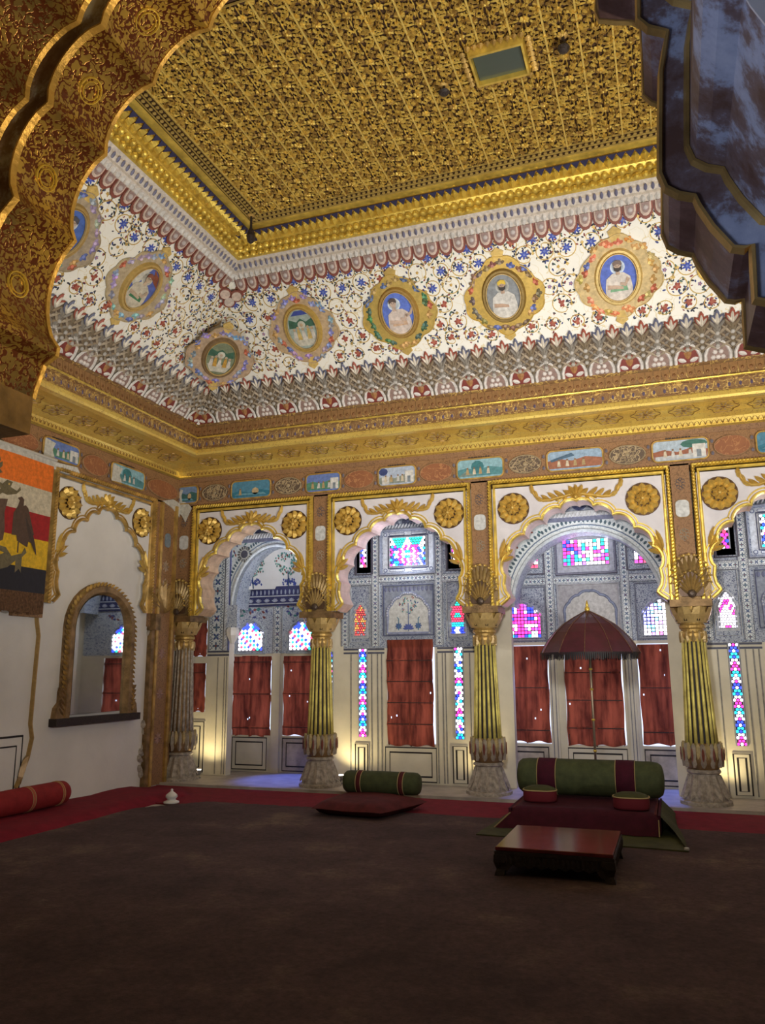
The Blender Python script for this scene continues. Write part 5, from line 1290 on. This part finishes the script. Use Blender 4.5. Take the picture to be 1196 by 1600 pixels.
mb = MB(BM); bc = (.10, .055, .035); gc = (.17, .14, .07)
w0 = .014
for P in (EAG, mir(EAG)):
    mb.slab(P, w0-.01, w0, bc)
for s, x0_ in ((1, 0), (-1, 2*ax)):
    for q in range(6): x = x0_+s*(6.80+.02*q); mb.leaf(x, 3.18-.03*q, -pi/2+s*.35, .26, .035, w0, .004, (.06, .035, .025))
    mb.box(x0_+s*6.72-.008, x0_+s*6.72+.008, 2.78, 2.9, w0-.01, w0, bc)
for P in (SCR, mir(SCR), EMB['crest'], mir(EMB['crest']), EMB['flame']): mb.slab(P, w0-.01, w0-.002, gc)
for P in (SH, mir(SH)): mb.slab(P, w0-.01, w0+.002, (.13, .075, .05))
mb.disc(6.44, 2.70, .03, w0, w0+.003, 10, (.4, .02, .02))
mb.build('emblem', PAINT, t)

# ------------------------------------------------------------------ carpets
def wavy(P, n=14, amp=.012, seed=1):
    r = random.Random(seed); out = []
    for i in range(len(P)):
        (xa, ya), (xb, yb_) = P[i], P[(i+1) % len(P)]
        for k in range(n): out.append((xa+(xb-xa)*k/n+r.uniform(-amp, amp), ya+(yb_-ya)*k/n+r.uniform(-amp, amp)))
    return out
mb = MB(); mb.slab(wavy([(-6.60, 8.20), (4.65, 8.20), (4.65, 9.42), (-6.58, 9.44)], 24, .015), .0, .016); o = mb.build('carpet_runner', CRIMSON); tag(o, 'crimson cloth strip laid along the foot of the columns', 'carpet')
mb = MB(); n = 26; m_ = 6; vs = []; r = random.Random(2)
for j in range(n+1):
    y = 2.2+(8.9-2.2)*j/n
    for i in range(m_+1):
        x = -6.62+(.90+.03*sin(y*3)+.02*sin(y*9))*i/m_
        vs.append((x, y, (.075+.008*sin(y*7+x*5)) if i < m_ else .02))
b = len(vs)
for j in range(n+1): y = 2.2+(8.9-2.2)*j/n; vs.append((-6.62+.91+.03*sin(y*3)+.02*sin(y*9), y, .0))
fs = [(j*(m_+1)+i, j*(m_+1)+i+1, (j+1)*(m_+1)+i+1, (j+1)*(m_+1)+i) for j in range(n) for i in range(m_)]
fs += [(j*(m_+1)+m_, b+j, b+j+1, (j+1)*(m_+1)+m_) for j in range(n)]
fs += [tuple(n*(m_+1)+i for i in range(m_+1))+(b+n,)]
mb.add(vs, fs); o = mb.build('floor_mattress', CRIMSON, smooth=True); tag(o, 'thin crimson floor mattress along the foot of the left wall', 'mattress')
mb = MB(); mb.slab(wavy([(-5.72, 1.5), (4.2, 1.5), (4.2, 8.32), (-3.9, 8.42), (-5.2, 8.42), (-5.72, 7.75)], 26, .018, 4), .0, .024); o = mb.build('floor_carpet', CARPET); tag(o, 'worn dark brown carpet covering the middle of the hall floor', 'carpet')

# ------------------------------------------------------------------ furniture and cloths
def bolster(prof, x0, x1, cy, cz, R, n=26, rot=0):
    L = x1-x0; return [(R*q, x0+L*t) for t, q in prof]
BP = [(0, .05), (.004, .5), (.015, .80), (.04, .95), (.09, 1), (.5, 1.02), (.91, 1), (.96, .95), (.985, .80), (.996, .5), (1, .05)]
def make_bolster(name, label, x0, x1, cy, cz, R, mat, bands, bandmat, axis='x', group=None, ends=None):
    loc = ((x0+x1)/2, cy, cz-R) if axis == 'x' else (cy, (x0+x1)/2, cz-R)
    t = thing(name, label, 'bolster', loc, group)
    def M_():
        # lathe ax=0 gives (z, cx+.., cy+..): rows along x
        return I4 if axis == 'x' else Matrix(((0, 1, 0, 0), (1, 0, 0, 0), (0, 0, 1, 0), (0, 0, 0, 1)))
    mb = MB(M_()); vs = bolster(BP, x0, x1, cy, cz, R); mb.lathe([(r_, x_) for r_, x_ in vs], cy, cz, 28, ax=0); mb.build('bolster_body', mat, t, smooth=True, rc=True)
    for a, b in bands:
        mb = MB(M_()); mb.lathe([(R*1.0, a), (R*1.035, a+.004), (R*1.035, b-.004), (R*1.0, b)], cy, cz, 28, ax=0); bd = mb.build('band', bandmat, t, smooth=True)
        mb = MB(M_())
        for e in (a-.004, b+.004): mb.lathe([(R*1.02, e-.004), (R*1.045, e), (R*1.02, e+.004)], cy, cz, 28, ax=0)
        mb.build('piping', simple('gold_piping', (.42, .32, .14), .6) if 'gold_piping' not in bpy.data.materials else bpy.data.materials['gold_piping'], bd)
    return t
def pillow(name, P, zb, h, mat, parent=None, n=8, bul=1.0, k=8):
    """soft pad over a quadrilateral P, height h in the middle, thin at the edges"""
    mb = MB(); N_ = 14; vs = []
    for s in (1, -1):
        for j in range(N_+1):
            for i in range(N_+1):
                u, v = i/N_, j/N_
                x = (P[0][0]*(1-u)+P[1][0]*u)*(1-v)+(P[3][0]*(1-u)+P[2][0]*u)*v
                y = (P[0][1]*(1-u)+P[1][1]*u)*(1-v)+(P[3][1]*(1-u)+P[2][1]*u)*v
                e = (max(0, 1-abs(2*u-1)**k)*max(0, 1-abs(2*v-1)**k))**.5
                z = zb+h/2+s*h/2*e*(1 if s > 0 else 1)+(.005*sin(9*u+4*v) if s > 0 else 0)
                vs.append((x, y, z))
    m = (N_+1)**2
    fs = [(j*(N_+1)+i, j*(N_+1)+i+1, (j+1)*(N_+1)+i+1, (j+1)*(N_+1)+i) for j in range(N_) for i in range(N_)]
    fs += [tuple(m+q for q in f[::-1]) for f in fs]
    mb.add(vs, fs); return mb.build(name, mat, parent, smooth=True, rc=True)
o = pillow('floor_cushion', [(-3.66, 7.95), (-2.86, 7.88), (-2.62, 8.72), (-3.66, 9.05)], .017, .15, MATTRESS, k=5)
tag(o, 'flat dark maroon floor cushion under the small green bolster', 'cushion')
make_bolster('bolster', 'small dark green bolster with two maroon bands on the floor cushion', -3.63, -2.72, 8.80, .262, .122, GREEN, [(-3.45, -3.40), (-2.95, -2.90)], MATTRESS)
make_bolster('bolster', 'red bolster lying along the foot of the left wall', 6.35, 7.50, -6.44, .205, .125, BOLRED, [(7.34, 7.36), (6.9, 6.93)], simple('dull_orange_cloth', (.42, .11, .06), .85), axis='y')

# throne: mattress draped in maroon over a green spread
t = thing('green_spread', 'green cloth spread on the carpet beneath the maroon throne seat', 'cloth', (-.9, 8, .024))
GSP = simple('green_spread_cloth', (.065, .070, .025), .85, 0, .3, 7, .2, 60)
mb = MB(); mb.slab(wavy([(-1.80, 7.50), (.02, 7.36), (-.10, 9.0), (-1.70, 9.1)], 8, .008, 5), .024, .034); mb.build('cloth', GSP, t)
for s, xa, xb, ya in ((1, -.20, .0, 7.40),):
    mb = MB(); vs = []; n = 10
    for i in range(n+1):
        q = i/n; vs += [(xa, 7.9+1.0*q, .20), ((xa+xb)/2+.02*sin(q*9), 7.85+1.0*q, .10), (xb-.10*s*q, 7.55+1.2*q-(.12 if i == 0 else 0), .036)]
    mb.add(vs, [(3*i+k, 3*i+k+1, 3*i+4+k, 3*i+3+k) for i in range(n) for k in (0, 1)])
    mb.build('hanging_side', GSP, t, smooth=True)
mb = MB(); mb.disc(.0, 7.40, .02, .034, .05, 8); mb.build('corner_tassel', MARBLE, t)
t = thing('throne_seat', 'low throne mattress draped in dark maroon cloth', 'seat', (-.93, 8.3, .034))
mb = MB(); nx_, ny_ = 30, 16; vs = []
def drape(u, v):
    # u across, v from rear (0) to front hem (1)
    x = -1.56+1.34*u
    if v < .62: y = 9.0-(9.0-7.98)*v/.62; z = .213+.003*sin(u*9)*sin(v*8)
    elif v < .70: q = (v-.62)/.08; y = 7.98-.05*sin(q*pi/2); z = .215-.05*(1-cos(q*pi/2))
    else: q = (v-.70)/.30; y = 7.93-.10*q-.012*sin(u*38)*q; z = .165-.125*q; x += (-.14*(1-u)*q if u < .5 else -.0)*(1 if u < .5 else 0)
    if u in (0, 1): z = min(z, .17)
    return (x, y, z)
for j in range(ny_+1):
    for i in range(nx_+1): vs.append(drape(i/nx_, j/ny_))
mb.add(vs, [(j*(nx_+1)+i, j*(nx_+1)+i+1, (j+1)*(nx_+1)+i+1, (j+1)*(nx_+1)+i) for j in range(ny_) for i in range(nx_)]); mb.build('maroon_drape', VELVET, t, smooth=True)
mb = MB(); mb.box(-1.55, -.235, 7.97, 9.0, .036, .205); mb.build('mattress', MATTRESS, t)
for s, x in ((-1, -1.57), (1, -.215)):
    mb = MB(); mb.box(x-.012, x+.012, 7.95, 9.0, .04, .20); mb.build('side_drape', VELVET, t)
mb = MB()
mb.tube([(-1.56, 7.925, .165), (-1.70, 7.825, .04)], .006, 5); mb.tube([(-.22, 7.925, .165), (-.22, 7.825, .04)], .006, 5); mb.build('gold_edging', simple('gold_braid', (.35, .26, .12), .6), t)
make_bolster('bolster', 'large green bolster with two maroon bands at the back of the throne', -1.63, -.16, 8.76, .406, .178, GREEN, [(-1.40, -1.22), (-.62, -.44)], VELVET)
def small_pad(cx, cy, label):
    t = thing('arm_cushion', label, 'cushion', (cx, cy, .215), 'small round-ended throne cushions')
    mb = MB(); P = rrect(cx-.165, cx+.165, cy-.12, cy+.12, .11, 6)
    sc = lambda q: [(cx+(x-cx)*q, cy+(y-cy)*q) for x, y in P]
    n = len(P); vs = []
    for q, z in ((.96, .219), (1.0, .237), (1.0, .30), (.97, .325)): vs += [(x, y, z) for x, y in sc(q)]
    fs = [(k*n+i, k*n+(i+1) % n, (k+1)*n+(i+1) % n, (k+1)*n+i) for k in range(3) for i in range(n)]+[tuple(range(n))[::-1]]
    mb.add(vs, fs); mb.build('red_side', simple('dark_red_side', (.14, .012, .02), .8) if 'dark_red_side' not in bpy.data.materials else bpy.data.materials['dark_red_side'], t, smooth=True)
    mb = MB(); vs = []
    for q, z in ((.97, .325), (.85, .345), (.55, .362), (.2, .368)): vs += [(x, y, z) for x, y in sc(q)]
    fs = [(k*n+i, k*n+(i+1) % n, (k+1)*n+(i+1) % n, (k+1)*n+i) for k in range(3) for i in range(n)]+[tuple(range(3*n, 4*n))]
    mb.add(vs, fs); mb.build('green_top', GSP, t, smooth=True)
    mb = MB(); mb.ribbon(P, .012, .322, .008, True); mb.build('piping', bpy.data.materials['gold_piping'], t)
small_pad(-1.34, 8.36, 'small green-topped red cushion at the left end of the throne')
small_pad(-.46, 8.16, 'small green-topped red cushion at the right end of the throne')

# low carved table
t = thing('low_table', 'low carved wooden table with a shiny dark red top before the throne', 'table', (-.91, 6.58, .024))
x0, x1, y0, y1 = -1.33, -.49, 6.13, 7.02
mb = MB(); mb.box(x0, x1, y0, y1, .195, .222); o = mb.build('tabletop', LACQUER, t)
md = o.modifiers.new('bevel', 'BEVEL'); md.width = .006; md.segments = 2
mb = MB(); mb.box(x0-.006, x1+.006, y0-.006, y1+.006, .170, .194); mb.build('moulded_edge', EBONY, t)
mb = MB()
for (ax_, ay, bx, by) in ((x0, y0, x1, y0), (x1, y0, x1, y1), (x1, y1, x0, y1), (x0, y1, x0, y0)):
    L = hypot(bx-ax_, by-ay); M_ = basis(((bx-ax_)/L, (by-ay)/L, 0), (0, 0, 1), (ax_, ay, 0)); mb.M = M_
    P = [(0, .17), (L, .17), (L, .09)]; n = 20
    P += [(L-(L)*i/n, .085+.02*abs(sin(i*pi/2))+(0.0 if 2 < i < n-2 else -.03)) for i in range(1, n)]+[(0, .09)]
    mb.slab(P[::-1], -.022, 0)
    for x in frange(.06, L-.06, .035): mb.leaf(x, .165, -pi/2, .06, .026, 0, .01)
mb.build('carved_apron', EBONY, t)
for sx, X in ((1, x0+.035), (-1, x1-.035)):
    for sy, Y in ((1, y0+.035), (-1, y1-.035)):
        mb = MB(); vs = []
        for z, wd, of in ((.17, .045, .0), (.12, .042, -.006), (.07, .032, .002), (.04, .034, -.006), (.024, .036, -.008)):
            cx_, cy_ = X+sx*of, Y+sy*of
            vs += [(cx_-wd, cy_-wd, z), (cx_+wd, cy_-wd, z), (cx_+wd, cy_+wd, z), (cx_-wd, cy_+wd, z)]
        fs = [(4*k+i, 4*k+(i+1) % 4, 4*k+4+(i+1) % 4, 4*k+4+i) for k in range(4) for i in range(4)]+[(0, 1, 2, 3), (19, 18, 17, 16)]
        mb.add(vs, fs); mb.build('leg', EBONY, t, rc=True)

# marble carpet weight
t_ = MB(); t_.lathe([(.088, .024), (.088, .04), (.06, .05), (.045, .06), (.05, .072), (.068, .09), (.064, .112), (.038, .135), (.018, .148), (.012, .16), (.016, .168), (.006, .18)], -5.53, 8.20, 20)
o = t_.build('carpet_weight', MARBLE, smooth=True, rc=True); tag(o, 'small white marble finial standing on the carpet edge near the corner', 'finial')

# umbrella
UX, UY = -.87, 9.30
t = thing('royal_umbrella', 'dark maroon fringed ceremonial umbrella on a thin pole behind the throne', 'umbrella', (UX, UY, .04))
n = 12; R = .55; Z0, ZT = 1.67, 2.15
mb = MB(); vs = []; rows = [(0.02, ZT), (.15, ZT-.035), (.32, ZT-.085), (.52, ZT-.155), (.70, ZT-.245), (.85, ZT-.345), (.95, ZT-.43), (1.0, Z0)]
seg = n*4
for q, z in rows:
    for k in range(seg):
        a = 2*pi*k/seg; s = 1-.035*q*abs(sin(a*n/2)); vs.append((UX+R*q*s*cos(a), UY+R*q*s*sin(a), z-.0*q))
fs = [(i*seg+k, i*seg+(k+1) % seg, (i+1)*seg+(k+1) % seg, (i+1)*seg+k) for i in range(len(rows)-1) for k in range(seg)]
mb.add(vs, fs); UMB = simple('umbrella_velvet', (.060, .006, .018), .45, 0, .3, 8, .1, 90, .6); mb.build('canopy', UMB, t, smooth=False)
mb = MB()
for k in range(n):
    a = 2*pi*k/n; mb.tube([(UX+R*q*1.005*cos(a), UY+R*q*1.005*sin(a), z+.003) for q, z in rows], .004, 4)
mb.build('seam_piping', FRINGE, t)
mb = MB()
for k in range(150):
    a = 2*pi*k/150; s = 1-.035*abs(sin(a*n/2)); x, y = UX+R*s*cos(a), UY+R*s*sin(a); l = .055+random.uniform(0, .02)
    mb.add([(x-.010*sin(a), y+.010*cos(a), Z0+.012), (x+.010*sin(a), y-.010*cos(a), Z0+.012), (x+.006*sin(a), y-.006*cos(a), Z0-l), (x-.006*sin(a), y+.006*cos(a), Z0-l)], [(0, 1, 2, 3)])
mb.build('fringe', LINE, t, kind='stuff')
mb = MB(); mb.lathe([(.022, ZT-.01), (.03, ZT+.01), (.028, ZT+.03), (.014, ZT+.045), (.018, ZT+.06), (.004, ZT+.115)], UX, UY, 12); mb.build('finial', GOLD, t, smooth=True)
mb = MB(); mb.tube([(UX, UY, .04), (UX, UY, ZT)], .013, 10); mb.build('pole', simple('pole_metal', (.35, .28, .2), .35, .7), t, smooth=True)
mb = MB()
for z in (.62, .95, 1.28, 1.5): mb.lathe([(.015, z-.012), (.021, z), (.015, z+.012)], UX, UY, 10)
mb.build('pole_collar', GOLD, t)
mb = MB(); mb.lathe([(.12, .04), (.12, .06), (.03, .08), (.02, .2)], UX, UY, 16); mb.build('base', EBONY, t)

# ------------------------------------------------------------------ near arch (front arcade)
Lc_ = [(-1.60, 2.27), (-1.575, 2.30), (-1.535, 2.37), (-1.497, 2.689), (-1.414, 2.941), (-1.262, 3.128), (-1.088, 3.251), (-.90, 3.37), (-.66, 3.50)]
Rc_ = [(-.66, 3.50), (-.42, 3.40), (-.20, 3.25)]
left = [(-1.60, 2.235), (-1.593, 2.266), (-1.57, 2.33), (-1.531, 2.352)]
lobL = arcs([(-1.528, 2.37), (-1.499, 2.689), (-1.414, 2.941), (-1.262, 3.128), (-1.088, 3.251), (-.89, 3.37), (-.66, 3.50)], .20, 9)
lobR = arcs([(-.66, 3.50), (-.44, 3.41), (-.24, 3.26), (-.079, 3.113)], .18, 8)
right = [(-.079, 3.113), (-.063, 3.055), (-.053, 3.008), (-.056, 2.967), (-.051, 2.946), (-.014, 2.93), (.019, 2.919), (.037, 2.90), (.036, 2.822), (.031, 2.727), (.046, 2.707), (.080, 2.685), (.073, 2.649), (.063, 2.601), (.054, 2.489), (.047, 2.392), (.055, 2.364), (.074, 2.348), (.101, 2.336), (.108, 2.314), (.127, 2.271), (.155, 2.225), (.17, 2.221), (.187, 2.221), (.185, 2.178), (.182, 2.122), (.23, 2.105), (.30, 2.10)]
crv = left+lobL[:-1]+lobR[:-1]+right
FY = Y0-1.63   # plane matrices measured from the back wall
NA = basis((1, 0, 0), (0, 0, 1), (0, 1.63, 0))
t = thing('cusped_arch', 'dark foreground cusped arch with gilded soffit framing the view', 'arch', (-.7, 1.5, 2.27))
mb = MB(NA); n = len(crv); D1 = .22; D2 = .62
mb.add([(x, y, 0) for x, y in crv]+[(x, y, D1) for x, y in crv], [(i, i+1, n+i+1, n+i) for i in range(n-1)])
nl = 0
kk = len(left)+len(lobL)+4
mb = MB(NA); mb.add([(x, y, 0) for x, y in crv[:kk]]+[(x, y, D1) for x, y in crv[:kk]], [(i, i+1, kk+i+1, kk+i) for i in range(kk-1)]); mb.build('gilded_soffit', SOFFIT, t)
mb = MB(NA); cr = crv[kk-1:]; k2 = len(cr); mb.add([(x, y, 0) for x, y in cr]+[(x, y, D1) for x, y in cr], [(i, i+1, k2+i+1, k2+i) for i in range(k2-1)]); mb.build('worn_soffit', WBROWN, t)
outer = offset(crv, .055)
# keep the outer order simple: same cusps moved outwards
outer = [(x-.075, y+.03) if x < -1.0 else ((x-.02, y+.08) if x < -.35 else (x+.05, y+.04)) for x, y in crv]
mb = MB(NA); m2 = len(outer)
mb.add([(x, y, D1) for x, y in crv]+[(x, y, D1) for x, y in outer], [(i, i+1, n+i+1, n+i) for i in range(n-1)]); mb.build('stepped_face', WBLUE, t)
mb = MB(NA); mb.add([(x, y, D1) for x, y in outer]+[(x, y, D2) for x, y in outer], [(i, i+1, n+i+1, n+i) for i in range(n-1)]); mb.build('outer_soffit', WBLUE, t)
mb = MB(NA); k_ = len(left)+len(lobL)-3
mb.add([(x+.002, y-.002, D1+.002) for x, y in outer[:k_]]+[(x+.002, y-.002, D2) for x, y in outer[:k_]], [(i, i+1, k_+i+1, k_+i) for i in range(k_-1)]); mb.build('gilded_outer_soffit', SOFFIT, t)
mb = MB(NA); mb.ribbon(offset(crv, -.004), .014, D1-.008, .016); mb.ribbon(offset(crv, -.002), .010, -.004, .010); mb.ribbon(offset(outer, -.004), .014, D1+.0, .012); mb.build('gold_edge', OLDGOLD, t)
# gilded rosette medallions on the soffit lobes of the left half
cus = [(-1.499, 2.689), (-1.414, 2.941), (-1.262, 3.128), (-1.088, 3.251), (-.89, 3.37)]
mb = MB()
for i in range(5):
    a_ = lobL[9*i+4]; b_ = lobL[9*i+5]; dx, dz = b_[0]-a_[0], b_[1]-a_[1]; l = hypot(dx, dz); dx /= l; dz /= l
    for rr, wd in ((.034, .006), (.024, .004)):
        P = [(rr*cos(q*pi/8), rr*sin(q*pi/8)) for q in range(16)]
        mb.M = Matrix(((dx, 0, dz, a_[0]+dz*.004), (0, 1, 0, 1.63-D1*.5), (dz, 0, -dx, a_[1]-dx*.004), (0, 0, 0, 1)))
        mb.ribbon(P, wd, -.002, .004, True)
mb.build('soffit_medallion', GOLD, t, kind='stuff')
# face of the arcade wall around the arch, both sides
mb = MB(NA); mb.slab(crv+[(.62, 2.10), (.62, 4.3), (-1.9, 4.3), (-1.9, 2.235)], -.004, -.002); FFACE = mb
mb = MB(NA); mb.slab(outer+[(.62, 2.10), (.62, 4.3), (-1.9, 4.3), (-1.9, 2.235)], D2, D2+.004); NFACE = mb
mb = MB(NA)
mb.box(X0, -1.9, 2.24, 4.9, 0, D2); mb.box(.62, X1, 2.24, 4.9, 0, D2); mb.box(-1.9, .62, 4.3, 4.9, 0, D2)
o = struct('wall_front', mb, PILBR); FFACE.build('far_face', PILBR, o); NFACE.build('near_face', PLASTER, o)
for x in (-1.86, .60, 2.9, -4.2): 
    pass
def near_column(x, label):
    t = thing('column', label, 'column', (x, 1.36, 0), 'columns of the front arcade')
    y = 1.36
    mb = MB(); mb.lathe([(.27, 0), (.27, .06), (.23, .1), (.16, .33), (.18, .38), (.16, .42)], x, y, 20); mb.build('base', WORN, t, rc=True)
    mb = MB(); mb.lathe([(.16, .42), (.20, .52), (.165, .66), (.13, 1.6), (.12, 1.84)], x, y, 28, fl=.05); mb.build('shaft', BRONZE, t, rc=True)
    mb = MB(); mb.lathe([(.12, 1.84), (.14, 1.9), (.13, 2.0), (.19, 2.14)], x, y, 20); mb.build('capital', OLDGOLD, t, rc=True)
    mb = MB(); mb.box(x-.24, x+.24, y-.36, y+.26, 2.13, 2.235); mb.build('abacus', BRONZE, t)
near_column(-1.83, 'near column just outside the left edge under the foreground arch')
near_column(.52, 'near column just outside the right edge under the foreground arch')
near_column(2.9, 'front arcade column far to the right, outside the frame')
near_column(-4.2, 'front arcade column far to the left, outside the frame')
